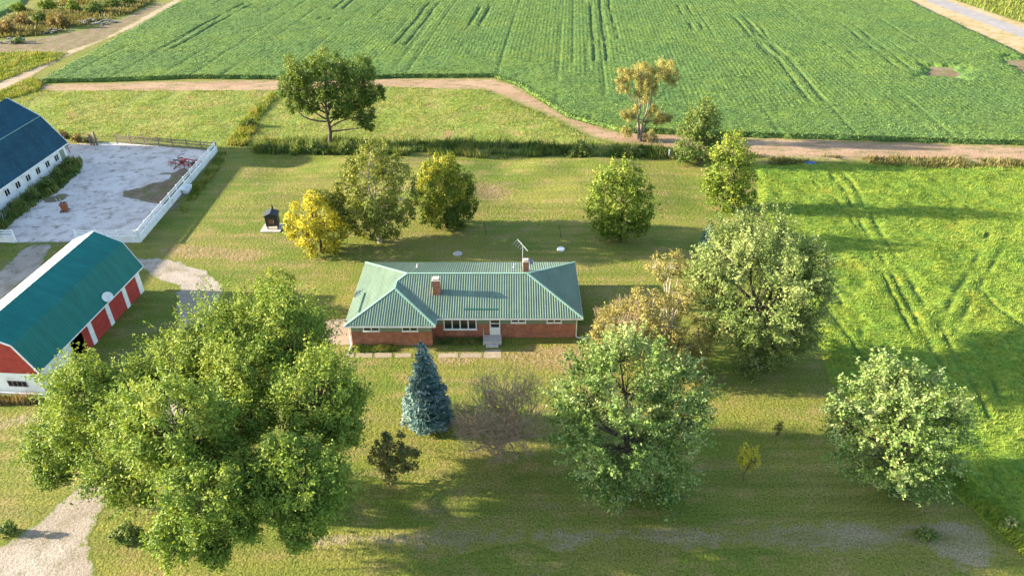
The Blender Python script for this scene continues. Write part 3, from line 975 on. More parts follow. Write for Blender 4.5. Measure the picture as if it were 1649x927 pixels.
g.box(dx0 + .1, dx1 - .1, wy0 - .035, wy0, 1.76, 2.36)
g.build('pane', M['glass'], door)
g = MB()
g.box(dx0 + .16, dx0 + .2, wy0 - .1, wy0 - .05, 1.3, 1.42)
g.build('handle', M['metal'], door)
s = MB()
s.box(-2.8, -1.0, 54.95, wy0, 0, .34)
s.box(-2.5, -1.3, 54.55, 54.945, 0, .17)
hloc(s.build('stoop', M['concrete'], house, bevel=.02))
s = MB()
for i in range(7): s.tube([(-2.75, 55.0 + i * .2, .34), (-2.75, 55.0 + i * .2, 1.15)], .012, 5)
s.tube([(-2.75, 54.97, 1.15), (-2.75, 56.2, 1.15)], .02, 6)
hloc(s.build('stair_rail', M['metal'], house))
s = MB()
s.tube([(XL + .28, YW + .02, ZE - .12), (XL + .34, wyw - .1, ZE - .4), (XL + .34, wyw - .1, .2), (XL + .3, wyw - .35, .08), (XL + .25, 53.55, .06)], .05, 8)
hloc(s.build('downspout', M['white'], house, smooth=True))
s = MB()
s.tube([(XR - .3, YF + .02, ZE - .12), (wx1 - .1, wy0 - .08, ZE - .4), (wx1 - .1, wy0 - .08, .2), (wx1 + .15, wy0 - .12, .08), (wx1 + 1.7, wy0 - .2, .06)], .05, 8)
hloc(s.build('downspout', M['white'], house, smooth=True))


def chimney(x0, x1, y0, y1, zb, zt):
    c = MB()
    c.box(x0, x1, y0, y1, zb, zt)
    o = hloc(c.build('chimney', M['brick'], house))
    k = MB()
    k.box(x0 - .06, x1 + .06, y0 - .06, y1 + .06, zt + .002, zt + .1)
    k.box(x0 + .04, x1 - .04, y0 + .04, y1 - .04, zt + .102, zt + .22)
    k.build('chimney_cap', M['concrete'], o, bevel=.015)
    fl = MB()
    fl.box(x0 - .035, x1 + .035, y0 - .035, y1 + .035, zb + .5, zb + .62)
    return o


chimney(-7.72, -7.04, 58.42, 59.1, 3.0, 5.1)
CH = chimney(1.12, 1.68, 61.75, 62.3, 3.6, 5.25)
# aerial and dish strapped to the rear chimney
an = empty('tv_antenna', (1.1, 62.0, 4.6), 'thin metal TV antenna on a mast above the rear roof chimney', 'antenna')
s = MB()
s.tube([(-.03, 0, 0), (-.03, 0, 2.5)], .025, 6)
s.build('mast', M['metal'], an)
s = MB()
bd = Vector((-.38, .92, 0))
b0, b1 = Vector((.45, -1.0, 2.42)), Vector((-.55, 1.35, 2.42))
s.bar(b0, b1, .03, .03)
s.build('boom', M['metal'], an)
for i in range(5):
    s = MB()
    c = b0.lerp(b1, .28 + i * .18)
    L = .55 + .09 * i
    e = Vector((.5, 1.25, 0)).normalized()
    s.tube([c - e * L * 1.3, c + e * L * .25], .013, 5)
    s.build('element', M['metal'], an)


def dish(name, loc, nrm, rad, mat, label):
    o = empty(name, loc, label, 'satellite dish')
    m = MB()
    m.lathe((0, 0, 0), [(.01, .0), (rad * .4, rad * .04), (rad * .75, rad * .13), (rad, rad * .25), (rad * .98, rad * .27), (rad * .74, rad * .16), (rad * .4, rad * .075), (.01, .04)], 28)
    q = Vector(nrm).to_track_quat('Z', 'Y').to_euler()
    d_ = m.build('reflector', M[mat], o, smooth=True)
    d_.rotation_euler = q
    m = MB()
    m.tube([(0, -rad * .9, rad * .22), (0, -rad * .35, rad * .8), (0, 0, rad * .95)], rad * .035, 6)
    m.tube([(0, 0, rad * .9), (0, 0, rad * 1.05)], rad * .1, 8)
    m.build('feed_arm', M['metal'], o).rotation_euler = q
    m = MB()
    n_ = Vector(nrm).normalized()
    m.tube([Vector((0, 0, 0)), -n_ * rad * .5, -n_ * rad * .5 + Vector((0, 0, -rad * .9))], rad * .06, 6)
    m.build('bracket', M['metal'], o)
    return o


dish('satellite_dish', (1.85, 61.95, 5.25), (.8, -.3, .5), .34, 'grey_dish', 'small slate coloured satellite dish beside the rear roof chimney')


# ---- red barn
def place(o, parent):
    return o


BR = empty('red_barn', (-39.65, 64.6, 0), 'red and white gambrel barn with teal metal roof and red bay doors at left', 'barn', R(-4))
BL, BW, WZ = 17.0, 7.2, 2.9
prof = [(.5, 2.9), (-.9, 5.75), (-3.6, 6.95), (-6.3, 5.75), (-7.7, 2.9)]
m = MB()
# long right wall: posts and lintel with bay openings, solid white end section
POST = [0, -3.1, -6.2, -9.3, -12.4]
m.box(-.16, 0, -12.45, 0, 2.5, WZ)
m.box(-.16, 0, -BL, -12.45, 0, WZ)
for y in POST[:4]:
    m.box(-.16, 0, y - (.75 if y == 0 else .3), y + (0 if y == 0 else .3), 0, 2.498)
m.box(-BW, -BW + .16, -BL + .165, -.165, 0, WZ)
m.box(-BW, 0, -BL - .002, -BL + .16, 0, 2.45)
m.box(-BW, -.165, -.16, 0, 0, 2.5)
wl = m.build('wall', M['white'], BR)
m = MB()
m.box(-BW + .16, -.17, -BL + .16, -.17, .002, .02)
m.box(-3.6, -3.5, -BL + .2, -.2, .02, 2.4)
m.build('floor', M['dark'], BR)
for y0 in (-BL, -.16):
    m = MB()
    inn = [(0, 2.452), (0, 2.9), (-1.1, 5.6), (-3.6, 6.8), (-6.1, 5.6), (-BW, 2.9), (-BW, 2.452)]
    if y0 != -BL: inn = [(x, max(z, 2.502)) for x, z in inn]
    m.prism([(x, y0, z) for x, z in inn], (0, .155, 0))
    m.build('gable', M['red'], BR)
m = MB()
for (a, c) in list(zip(prof[:-1], prof[1:]))[:2]:
    metal_face(m, [(a[0], -BL - .3, a[1]), (a[0], .3, a[1]), (c[0], .3, c[1]), (c[0], -BL - .3, c[1])], (0, 1, 0), .3, .018, .06, .06)
rf = m.build('roof', M['barn_roof'], BR)
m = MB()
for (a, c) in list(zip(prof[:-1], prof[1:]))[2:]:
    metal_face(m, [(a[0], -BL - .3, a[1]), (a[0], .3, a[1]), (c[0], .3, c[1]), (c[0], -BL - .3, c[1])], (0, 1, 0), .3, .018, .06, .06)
tag(m.build('roof', M['white_roof'], BR), 'whitish metal roof slope on the left side')  # left slopes are whitish where the right slopes are teal
m = MB()
for y in (-BL - .33, .33):
    for (a, c) in zip(prof[:-1], prof[1:]):
        m.bar((a[0], y, a[1] - .03), (c[0], y, c[1] - .03), .05, .16)
m.bar((.5, -BL - .3, 2.84), (.5, .3, 2.84), .05, .12)
m.bar((-7.7, -BL - .3, 2.84), (-7.7, .3, 2.84), .05, .12)
m.build('rake_trim', M['white'], rf)
for i in range(3):
    y1, y0 = POST[i] - (.75 if i == 0 else .3), POST[i + 1] + .3
    m = MB()
    m.box(-.13, -.05, y0 + .003, y1 - .003, .03, 2.496)
    for z in (.65, 1.27, 1.88): m.box(-.05, -.035, y0 + .003, y1 - .003, z - .015, z + .015)
    m.build('bay_door', M['red'], BR)
m = MB()
m.box(-.13, -.05, -10.5, -9.62, .03, 2.496)
m.build('bay_door', M['red'], BR)
m = MB()
m.box(-.01, .03, -BL + .02, -BL + .2, 0, 2.5)
for x0, x1, z0, z1 in ((-3.1, -1.35, 1.0, 1.62),):
    window(BR, x0, x1, -BL - .004, z0, z1, 4, fr=.05, frame='old_wood', sill=False)
window(BR, -4.3, -3.2, -BL - .002, 3.3, 4.4, 2, fr=.13)
m = MB()
m.box(-BW - .03, .03, -BL - .05, -BL - .006, .0, .22)
m.build('base_board', M['whitewash'], BR)
dish('satellite_dish', (-39.55, 58.2, 3.45), (.55, -.6, .55), .5, 'dish', 'round white satellite dish fixed at the eave of the red barn')

# ---- dairy barn
DB = empty('dairy_barn', (-66.4, 100.4, 0), 'large dairy barn with dark teal gambrel roof and low whitewashed wall beside the yard', 'barn', R(-1))
DL = 40.0
m = MB()
m.box(-.2, 0, -DL, 0, 0, 2.72)
m.box(-12.2, -12.0, -DL, 0, 0, 2.72)
m.box(-12.0, -.2, -.2, 0, 0, 2.72)
m.box(-12.0, -.2, -DL, -DL + .2, 0, 2.72)
m.build('wall', M['whitewash'], DB)
dp = [(.45, 2.65), (-2.2, 6.7), (-6.1, 9.35), (-10.0, 6.7), (-12.65, 2.65)]
for y0 in (-.2, -DL):
    m = MB()
    m.prism([(x, y0 + .003, z) for x, z in [(-.02, 2.723), (-2.35, 6.45), (-6.1, 9.1), (-9.85, 6.45), (-12.18, 2.723)]], (0, .19, 0))
    m.build('gable', M['red'], DB)
m = MB()
for (a, c) in zip(dp[:-1], dp[1:]):
    q = [Vector((a[0], -DL - .3, a[1])), Vector((a[0], .4, a[1])), Vector((c[0], .4, c[1])), Vector((c[0], -DL - .3, c[1]))]
    metal_face(m, q, (0, 1, 0), .6, .01, .05, .08)
rf = m.build('roof', M['dairy_roof'], DB)
m = MB()
m.bar((-2.2, -DL - .3, 6.76), (-2.2, .4, 6.76), .1, .04)
m.build('roof_seam', M['trim'], rf)
m = MB()
m.bar((.47, -DL, 2.6), (.47, .4, 2.6), .05, .13)
for (a, c) in zip(dp[:-1], dp[1:]): m.bar((a[0], .43, a[1]), (c[0], .43, c[1]), .05, .16)
m.build('rake_trim', M['white'], rf)
for i in range(8):
    y = -2.6 - i * 2.35
    window(DB, y - .5, y + .5, .002, 1.05, 2.0, 2, face=(1, 0), fr=.06, frame='whitewash')
m = MB()
m.box(0, .05, -1.55, -.55, .05, 2.1)
m.build('door', M['green_siding'], DB)


# ---- unseen silo added past the left edge to shade the back of the yard
SI = empty('added_silo', (-84.5, 104.3, 0), 'unseen concrete tower added to shade the back of the yard', 'added_silo')
MB().lathe((0, 0, 0), [(3.6, 0), (3.6, 12.5)], 32).build('shell', M['concrete'], SI)
MB().lathe((0, 0, 12.5), [(3.7, -.05), (3.5, .6), (2.6, 1.8), (1.3, 2.5), (.01, 2.7)], 32).build('dome', M['metal'], SI, smooth=True)
m = MB()
for k in range(8): m.lathe((0, 0, 1 + k * 1.5), [(3.64, -.04), (3.66, 0), (3.64, .04)], 32)
m.build('hoop', M['rusty'], SI)


# ---- fences
def wall_fence(label, pts, rails=(1.2, 1.5)):
    o = empty('yard_fence', (*pts[0], 0), label, 'fence')
    L = Vector((*pts[0], 0))
    for a, c in zip(pts[:-1], pts[1:]):
        a, c = Vector((*a, 0)) - L, Vector((*c, 0)) - L
        m = MB()
        m.bar(a + Vector((0, 0, .45)), c + Vector((0, 0, .45)), .18, .9)
        m.build('low_wall', M['whitewash'], o)
        d = (c - a).normalized()
        sd_ = Vector((d.y, -d.x, 0))
        if sd_.dot(Vector((60, -20, 0))) > 0: sd_ = -sd_
        for z in rails:
            m = MB()
            m.bar(a + sd_ * .13 + Vector((0, 0, z)), c + sd_ * .13 + Vector((0, 0, z)), .05, .14)
            m.build('rail', M['white'], o)
        n = max(1, round((c - a).length / 2.6))
        for i in range(n + 1):
            p = a.lerp(c, i / n) + sd_ * .21
            m = MB()
            m.box(p.x - .07, p.x + .07, p.y - .07, p.y + .07, 0, rails[-1] + .12)
            m.build('post', M['white'], o)
    return o


wall_fence('long white yard fence with solid lower wall and two rails beside the lawn', [G(124, 390), G(226, 390), G(350, 244)])
wall_fence('short white fence stub at the left edge of the yard', [(-75, 76.2), G(24, 390)])
FA, FB = G(189, 230), G(349, 243)
o = empty('rail_fence', (*FA, 0), 'weathered brown rail fence along the far side of the concrete yard', 'fence')
v0, v1 = Vector((0, 0, 0)), Vector((FB[0] - FA[0], FB[1] - FA[1], 0))
for z in (.4, .85, 1.3):
    m = MB()
    n = 6
    for i in range(n):
        a, c = v0.lerp(v1, i / n), v0.lerp(v1, (i + .98) / n)
        m.bar(a + Vector((0, -.1, z + random.uniform(-.06, .06))), c + Vector((0, -.1, z + random.uniform(-.06, .06))), .05, .16)
    m.build('rail', M['old_wood'], o)
for i in range(8):
    p = v0.lerp(v1, i / 7)
    m = MB()
    m.tube([p, p + Vector((random.uniform(-.06, .06), 0, 1.5 + random.uniform(-.1, .15)))], .09, 7)
    m.build('post', M['old_wood'], o)

# ================================================================== TREES
def fib_dirs(n, r):
    i = np.arange(n) + r.random()
    z = 1 - 2 * (i + .5) / (n + 1)
    a = i * 2.39996 + r.uniform(0, 6.28)
    s = np.sqrt(np.clip(1 - z * z, 0, 1))
    d = np.stack([s * np.cos(a), s * np.sin(a), z], 1) + r.normal(0, .22, (n, 3))
    return d / np.linalg.norm(d, axis=1, keepdims=True)


def limb(mb, a, c, r0, r1, r, sag=.15, seg=4, sides=6):
    a, c = Vector(a), Vector(c)
    L = (c - a).length
    pts, rad = [], []
    off = Vector(tuple(r.normal(0, .07, 3))) * L
    for i in range(seg + 1):
        t = i / seg
        p = a.lerp(c, t) + off * math.sin(math.pi * t) + Vector((0, 0, -sag * L * math.sin(math.pi * t) * .6))
        pts.append(p)
        rad.append(r0 + (r1 - r0) * t)
    mb.tube(pts, rad, sides, cap=False)
    return pts


def tree(name, label, base, blobs, mat, leaf=.3, cov=1.30, sub=.34, K=22, trunk=.3, bark='bark', group=None, seed=1, fork=.35, spray=0.0, droop=.25,
         twigs=True, fill=.25, cat='tree', upb=.5, wl=.55, gap=0.0, lift=(0, 0), by=None, multi=1, twr=.02, htint=.15, csd=.17):
    """base: photo pixel of the trunk foot. blobs: (u, v, r_px[, squash[, dy]]) of crown masses seen in the photo.
    Each mass is a real clump of foliage about the trunk's own distance, shifted dy metres towards or away."""
    r = np.random.default_rng(seed)
    bx, byy = G(*base)
    bz = float(lawn_h(np.array([bx]), np.array([byy]))[0])
    root = empty(name, (bx, byy, bz), label, cat, group=group)
    C, S, BI = [], [], []
    bl = []
    for q in blobs:
        u, v, rp = q[:3]
        sq = q[3] if len(q) > 3 else 1.0
        dy = q[4] if len(q) > 4 else 0.0
        x, z, k = on_plane(u, v, byy + dy)
        k = k * F_PX * (1 / F_PX)
        dep = math.hypot(byy + dy, CAM_H - z)
        # metres per pixel at that depth along the optical axis
        ax = (byy + dy) * math.cos(PITCH) + (CAM_H - z) * math.sin(PITCH)
        rr = rp * ax / F_PX
        bl.append((np.array([x - bx, dy, z - bz]), np.array([rr, rr, rr * sq])))
    for bi, (c, rad) in enumerate(bl):
        n = max(5, int(K * (0.6 + 0.4 * min(1.6, rad[0] / 2.5))))
        d = fib_dirs(n, r)
        rf = np.clip(r.normal(.8, .1, n), .5, 1.02)
        pc = c + d * rf[:, None] * rad * (1 - sub * .5)
        ok = np.ones(n, bool)
        for bj, (c2, r2) in enumerate(bl):
            if bj != bi: ok &= np.linalg.norm((pc - c2) / r2, axis=1) > .55
        ok &= (pc[:, 2] > .25)
        if gap: ok &= r.random(n) > gap
        pc = pc[ok]
        C.append(pc)
        S.append(rad.mean() * sub * r.uniform(.7, 1.35, len(pc)))
        BI += [bi] * len(pc)
    C, S, BI = np.concatenate(C), np.concatenate(S), np.array(BI)
    cen = np.array([b_[0] for b_ in bl])
    ctr = cen.mean(0)
    ctr[2] = min(ctr[2], cen[:, 2].mean())
    # trunk and limbs
    mb = MB()
    top = cen[:, 2].max()
    low = (C[:, 2] - S).min()
    zf = max(low * .7, fork * top, .5)
    tx = ctr[:2] * .25
    forks = []
    for m_ in range(multi):
        o = np.array([math.cos(m_ * 2.4), math.sin(m_ * 2.4)]) * (.35 * trunk * 3 if multi > 1 else 0)
        fp = Vector((tx[0] + o[0] * 4, tx[1] + o[1] * 2, zf * (1 + .15 * m_)))
        limb(mb, (o[0], o[1], -.15), fp, trunk * 1.25, trunk * .85, r, 0, 5, 9)
        tp = Vector((ctr[0] * .8 + o[0] * 6, ctr[1] * .8 + o[1] * 3, top))
        limb(mb, fp, tp, trunk * .85, trunk * .25, r, 0, 5, 7)
        forks.append((fp, tp))
    for bi, (c, rad) in enumerate(bl):
        fp, tp = forks[bi % multi]
        hub = Vector(c - np.array([0, 0, rad[2] * .35]))
        t_ = min(.8, max(0., (hub.z - fp.z - .2 * (hub - fp).length) / max(.1, tp.z - fp.z) * .6))
        st = fp.lerp(tp, t_)
        limb(mb, st, hub, trunk * .5, trunk * .22, r, .12, 5, 6)
        if twigs:
            for p in C[BI == bi]:
                limb(mb, hub, p, max(trunk * .13, twr), twr * .6, r, .05, 3, 4)
    mb.build('trunk', M[bark], root, smooth=True)
    # leaves
    la = leaf * leaf * wl * .5
    cnt = np.maximum(6, (cov * 4 * math.pi * S ** 2 / la * .5).astype(int))
    tot = int(cnt.sum())
    ii = np.repeat(np.arange(len(C)), cnt)
    e = r.normal(0, 1, (tot, 3))
    e /= np.linalg.norm(e, axis=1, keepdims=True)
    outd = C - ctr
    outd /= np.linalg.norm(outd, axis=1, keepdims=True) + 1e-6
    e = e + outd[ii] * .35 + np.array([0, 0, .12])
    e /= np.linalg.norm(e, axis=1, keepdims=True)
    lobe = .75 + .5 * np.sin(e[:, 0] * 5 + ii) * np.sin(e[:, 1] * 5 + ii * 2.1) * np.sin(e[:, 2] * 4 + ii * .7) * 1.2
    rr = S[ii] * (.45 + .62 * r.random(tot) ** .7) * lobe
    if spray > 0:
        tw = r.random(tot) < spray
        nd = 90
        sh = fib_dirs(nd, r)
        shoot = outd[ii] * .8 + sh[(ii * 7 + r.integers(0, 5, tot)) % nd] * .75 + np.array([0, 0, .45])
        shoot /= np.linalg.norm(shoot, axis=1, keepdims=True)
        ps = C[ii] + shoot * (S[ii] * r.uniform(.25, 2.1, tot))[:, None] + r.normal(0, leaf * .4, (tot, 3))
    pos = C[ii] + e * rr[:, None]
    pos[:, 2] -= droop * S[ii] * r.random(tot) * (e[:, 2] < .1)
    if spray > 0:
        pos = np.where(tw[:, None], ps, pos)
    nrm = e * .65 + r.normal(0, .5, (tot, 3)) + np.array([0, 0, upb])
    axv = e * .5 + r.normal(0, .7, (tot, 3)) + np.array([0, 0, -droop])
    sz = leaf * r.uniform(.6, 1.3, tot)
    cl_t = r.normal(0, csd, len(C)) + htint * (C[:, 2] - C[:, 2].mean()) / (C[:, 2].std() + .1) * .5
    tint = np.clip(.46 + cl_t[ii] + r.normal(0, .15, tot), 0, 1)
    # loose inner foliage
    nf = int(tot * fill)
    if nf:
        bi = r.integers(0, len(bl), nf)
        d = r.normal(0, 1, (nf, 3))
        d /= np.linalg.norm(d, axis=1, keepdims=True)
        rad = np.array([b_[1] for b_ in bl])[bi]
        pf = cen[bi] + d * rad * (r.random(nf) ** .45 * .85)[:, None]
        pos = np.concatenate([pos, pf])
        nrm = np.concatenate([nrm, d * .5 + r.normal(0, .6, (nf, 3)) + np.array([0, 0, upb])])
        axv = np.concatenate([axv, r.normal(0, .8, (nf, 3))])
        sz = np.concatenate([sz, leaf * r.uniform(.7, 1.2, nf)])
        tint = np.concatenate([tint, np.clip(.38 + r.normal(0, .15, nf), 0, 1)])
    okz = pos[:, 2] > .08
    pos, nrm, axv, sz, tint = pos[okz], nrm[okz], axv[okz], sz[okz], tint[okz]
    V, Fc = leaf_quads(pos, nrm, axv, sz, sz * wl)
    mesh_np('crown', V, Fc, M[mat], fattrs={'tint': tint}, parent=root)
    return root


def conifer(name, label, base, top_v, r_px, mat, seed=1, tiers=19, dens=1.2, leaf=.27):
    r = np.random.default_rng(seed)
    bx, byy = G(*base)
    lo, hi = 0.5, 40
    for _ in range(50):
        mdl = (lo + hi) / 2
        x, z, k = on_plane(base[0], top_v, byy)
        lo = hi = z
    H = z
    ax = byy * math.cos(PITCH) + (CAM_H - 1) * math.sin(PITCH)
    Rm = r_px * ax / F_PX
    root = empty(name, (bx, byy, 0), label, 'tree')
    mb = MB()
    mb.tube([(0, 0, -.1), (0, 0, H * .6), (0, 0, H * .98)], [Rm * .07, Rm * .04, .015], 8)
    pos, nrm, axv, sz, tint = [], [], [], [], []
    for t in range(tiers):
        f = (t + .3) / tiers
        z0 = .35 + (H - .4) * f
        Rt = Rm * (1 - f) ** .82 * (1.0 if f > .1 else .93)
        nb = max(5, int(17 * (1 - f) + 4))
        for q in range(nb):
            a = q * 2 * math.pi / nb + t * 1.3 + r.normal(0, .12)
            L = Rt * r.uniform(.72, 1.18)
            d = np.array([math.cos(a), math.sin(a), 0])
            tip = d * L + np.array([0, 0, z0 - L * .12 + r.normal(0, .06)])
            if L > .3: mb.tube([(0, 0, z0 + L * .1), tuple(tip)], [.03, .01], 4, cap=False)
            n = int(dens * (10 + 30 * L))
            s = 1 - r.random(n) ** 1.5 * .75
            wdt = (.1 + .3 * L * (1 - s) + .12)
            lat = r.normal(0, 1, n) * wdt
            bt = r.normal(0, .2)
            sdv = np.array([-d[1], d[0], 0])
            p = d * (L * s)[:, None] + sdv * lat[:, None] + np.array([0, 0, z0]) + np.stack([np.zeros(n), np.zeros(n), L * .1 - L * .22 * s + .1 * s ** 3 * L + r.normal(0, .06, n)], 1)
            pos.append(p)
            nrm.append(np.array([0, 0, 1.]) + d * .5 + r.normal(0, .45, (n, 3)))
            axv.append(d * 1.0 + sdv * (np.sign(lat) * .6)[:, None] + r.normal(0, .25, (n, 3)) + np.array([0, 0, .1]))
            sz.append(leaf * r.uniform(.6, 1.25, n))
            tint.append(np.clip(.3 + .7 * (s - .6) + r.normal(0, .17, n) + bt, 0, 1))
    pos, nrm, axv, sz, tint = map(np.concatenate, (pos, nrm, axv, sz, tint))
    mb.build('trunk', M['bark'], root)
    V, Fc = leaf_quads(pos, nrm, axv, sz, sz * .42)
    mesh_np('crown', V, Fc, M[mat], fattrs={'tint': tint}, parent=root)
    return root


def bare_tree(name, label, base, cu, cv, r_px, hsq, mat, leafmat=None, n0=9, seed=1, cat='tree', leafn=0, leaf=.16, depth=4, rad=.08):
    r = np.random.default_rng(seed)
    bx, byy = G(*base)
    root = empty(name, (bx, byy, 0), label, cat)
    x, z, k = on_plane(cu, cv, byy)
    ax = byy * math.cos(PITCH) + (CAM_H - z) * math.sin(PITCH)
    Rm = r_px * ax / F_PX
    c = np.array([x - bx, 0, z])
    mb = MB()
    mb.tube([(0, 0, -.1), (c[0] * .2, 0, .9)], [.2, .16], 8)
    tips = []

    def grow(p, d, L, rad, lv):
        p1 = p + d * L
        q = (p1 - c) / (Rm * np.array([1, 1, hsq]))
        if np.linalg.norm(q) > 1.05 and lv < depth - 1: return
        mid = (p + p1) / 2 + r.normal(0, .05, 3) * L
        mb.tube([tuple(p), tuple(mid), tuple(p1)], [rad, rad * .85, rad * .68], 5 if lv < 2 else 3, cap=False)
        if lv == 0:
            return tips.append(p1)
        for _ in range(r.integers(2, 5)):
            nd = d + r.normal(0, .5, 3) + np.array([0, 0, .06])
            nd /= np.linalg.norm(nd)
            grow(p1, nd, L * r.uniform(.62, .88), rad * .62, lv - 1)
    for i in range(n0):
        a = i * 2 * math.pi / n0 + r.normal(0, .2)
        el = r.uniform(.35, 1.25)
        d = np.array([math.cos(a) * math.cos(el), math.sin(a) * math.cos(el), math.sin(el)])
        grow(np.array([c[0] * .2, 0, .8]), d, Rm * r.uniform(.34, .48), rad, depth)
    mb.build('trunk', M[mat], root)
    if leafn and tips:
        T = np.array(tips)
        i = r.integers(0, len(T), leafn)
        p = T[i] + r.normal(0, .22, (leafn, 3))
        V, Fc = leaf_quads(p, r.normal(0, 1, (leafn, 3)) + np.array([0, 0, .4]), r.normal(0, 1, (leafn, 3)), leaf * r.uniform(.6, 1.3, leafn), leaf * .6 * np.ones(leafn))
        mesh_np('crown', V, Fc, M[leafmat], fattrs={'tint': r.random(leafn)}, parent=root)
    return root


M['l_ash'] = leaf_mat('broad_green_leaf', (0.085, 0.15, 0.022), (0.165, 0.24, 0.035), (0.28, 0.325, 0.055), trans=.28)
M['l_maple'] = leaf_mat('silver_maple_leaf', (0.07, 0.13, 0.025), (0.16, 0.24, 0.05), (0.38, 0.43, 0.165), back=(0.27, 0.34, 0.16), trans=.28)
M['l_maple2'] = leaf_mat('sage_maple_leaf', (0.075, 0.12, 0.025), (0.155, 0.215, 0.05), (0.31, 0.35, 0.12), back=(0.24, 0.29, 0.13), trans=.28)
M['l_oak'] = leaf_mat('dark_green_leaf', (0.05, 0.095, 0.015), (0.1, 0.155, 0.022), (0.17, 0.215, 0.035), trans=.28)
M['l_birch'] = leaf_mat('olive_birch_leaf', (0.095, 0.13, 0.024), (0.175, 0.2, 0.035), (0.27, 0.27, 0.05), trans=.28)
M['l_yellow'] = leaf_mat('yellow_leaf', (0.2, 0.2, 0.02), (0.44, 0.4, 0.035), (0.6, 0.52, 0.05), trans=.28)
M['l_gold'] = leaf_mat('gold_green_leaf', (0.075, 0.115, 0.016), (0.14, 0.185, 0.022), (0.38, 0.36, 0.03), trans=.28)
M['l_lime'] = leaf_mat('lime_leaf', (0.09, 0.145, 0.018), (0.165, 0.23, 0.028), (0.29, 0.32, 0.045), trans=.28)
M['l_willow'] = leaf_mat('tan_willow_leaf', (0.18, 0.165, 0.045), (0.3, 0.27, 0.08), (0.42, 0.37, 0.12), trans=.28)
M['l_brown'] = leaf_mat('brown_birch_leaf', (0.15, 0.145, 0.04), (0.25, 0.22, 0.065), (0.36, 0.3, 0.1), trans=.28)
M['l_spruce'] = leaf_mat('blue_spruce_needle', (0.032, 0.08, 0.075), (0.075, 0.15, 0.14), (0.25, 0.34, 0.31), trans=.05)
M['l_bud'] = leaf_mat('dry_bud', (0.1, 0.085, 0.035), (0.18, 0.145, 0.06), (0.27, 0.21, 0.1), trans=.1)
M['l_dry'] = leaf_mat('sparse_dark_leaf', (0.065, 0.075, 0.02), (0.115, 0.12, 0.034), (0.19, 0.17, 0.05), trans=.2)
M['l_shrub'] = leaf_mat('shrub_leaf', (0.065, 0.115, 0.025), (0.125, 0.18, 0.04), (0.22, 0.25, 0.065), trans=.28)
M['l_pale'] = leaf_mat('pale_lime_leaf', (0.160, 0.200, 0.060), (0.260, 0.300, 0.100), (0.360, 0.380, 0.140), trans=.28)
M['l_rustbush'] = leaf_mat('brown_brush_leaf', (0.132, 0.099, 0.033), (0.242, 0.176, 0.055), (0.352, 0.253, 0.099), trans=.28)

# the big ash in front
tree('ash_tree', 'largest broad green tree spreading over the gravel drive at lower left', (385, 826),
     [(378, 572, 106, 1, 6), (278, 608, 72, 1, 5), (150, 650, 82, 1, 1), (105, 710, 60, 1, 2), (132, 612, 44, 1, 3), (460, 545, 82, 1, 6), (505, 640, 82, 1, 0), (290, 690, 95, 1, -4), (205, 750, 72, 1, -2),
      (395, 610, 80, 1, 2), (330, 800, 75, 1, -8), (285, 862, 52, 1, -9), (495, 775, 75, 1, -6.5), (485, 845, 46, 1, -8), (455, 735, 48, 1, -6), (545, 690, 45, 1, -2), (385, 830, 48, 1, -8), (405, 675, 46, 1, -1), (350, 740, 55, 1, -4), (400, 760, 50, 1, -6), (440, 800, 44, 1, -7.5), (555, 640, 38, 1, 1), (372, 516, 34, 1, 9), (445, 492, 42, 1, 9), (85, 760, 34, 1, 1), (345, 885, 34, 1, -9), (215, 680, 60, 1, -3)],
     'l_ash', leaf=.21, cov=0.85, sub=.25, K=40, spray=.3, wl=.5, trunk=.55, seed=2, fork=.25, droop=.3, fill=.14, twr=.03)
# silver maples
tree('maple_tree', 'silver maple with pale flickering leaves in front of the brown birches', (1010, 800),
     [(1010, 612, 78, 1, 2.5), (950, 640, 58, 1, 1), (1080, 635, 60, 1, 2), (1000, 700, 85, 1, -1), (1075, 710, 60), (935, 690, 50), (985, 760, 55, 1, -1), (1060, 770, 50), (1000, 572, 40, 1, 4), (1103, 675, 40), (1040, 590, 36, 1, 3), (925, 655, 30), (990, 800, 26, 1, -2), (1120, 650, 20, 1, 1)],
     'l_maple', leaf=.22, cov=0.8, sub=.27, K=25, trunk=.3, seed=4, spray=.7, fill=.06, csd=.3, wl=.6)
tree('maple_tree', 'tallest pale sage maple right of the house at the meadow edge', (1222, 585),
     [(1215, 400, 62, 1, 4.5), (1170, 420, 55, 1, 3), (1265, 420, 58, 1, 4), (1300, 430, 42, 1, 3), (1225, 470, 85, 1, -1), (1155, 470, 45), (1295, 490, 50), (1180, 520, 45), (1245, 540, 55), (1215, 580, 32, 1, -1), (1290, 540, 35), (1140, 440, 28), (1320, 460, 24)],
     'l_maple2', leaf=.22, cov=0.8, sub=.27, K=25, trunk=.35, seed=5, spray=.55, fill=.06, csd=.27, wl=.6)
tree('maple_tree', 'round silver maple standing at the lawn corner beside the meadow at lower right', (1445, 792),
     [(1438, 640, 60, 1, 2.5), (1390, 655, 50, 1, 1.5), (1490, 655, 54, 1, 2), (1440, 710, 80, 1, -1), (1370, 690, 42), (1515, 690, 45), (1395, 740, 48), (1490, 745, 50), (1445, 775, 36), (1537, 660, 24), (1420, 612, 32, 1, 4), (1470, 615, 26, 1, 3), (1350, 660, 22)],
     'l_maple', leaf=.22, cov=0.8, sub=.27, K=25, trunk=.28, seed=6, spray=.7, fill=.06, csd=.3, wl=.6)
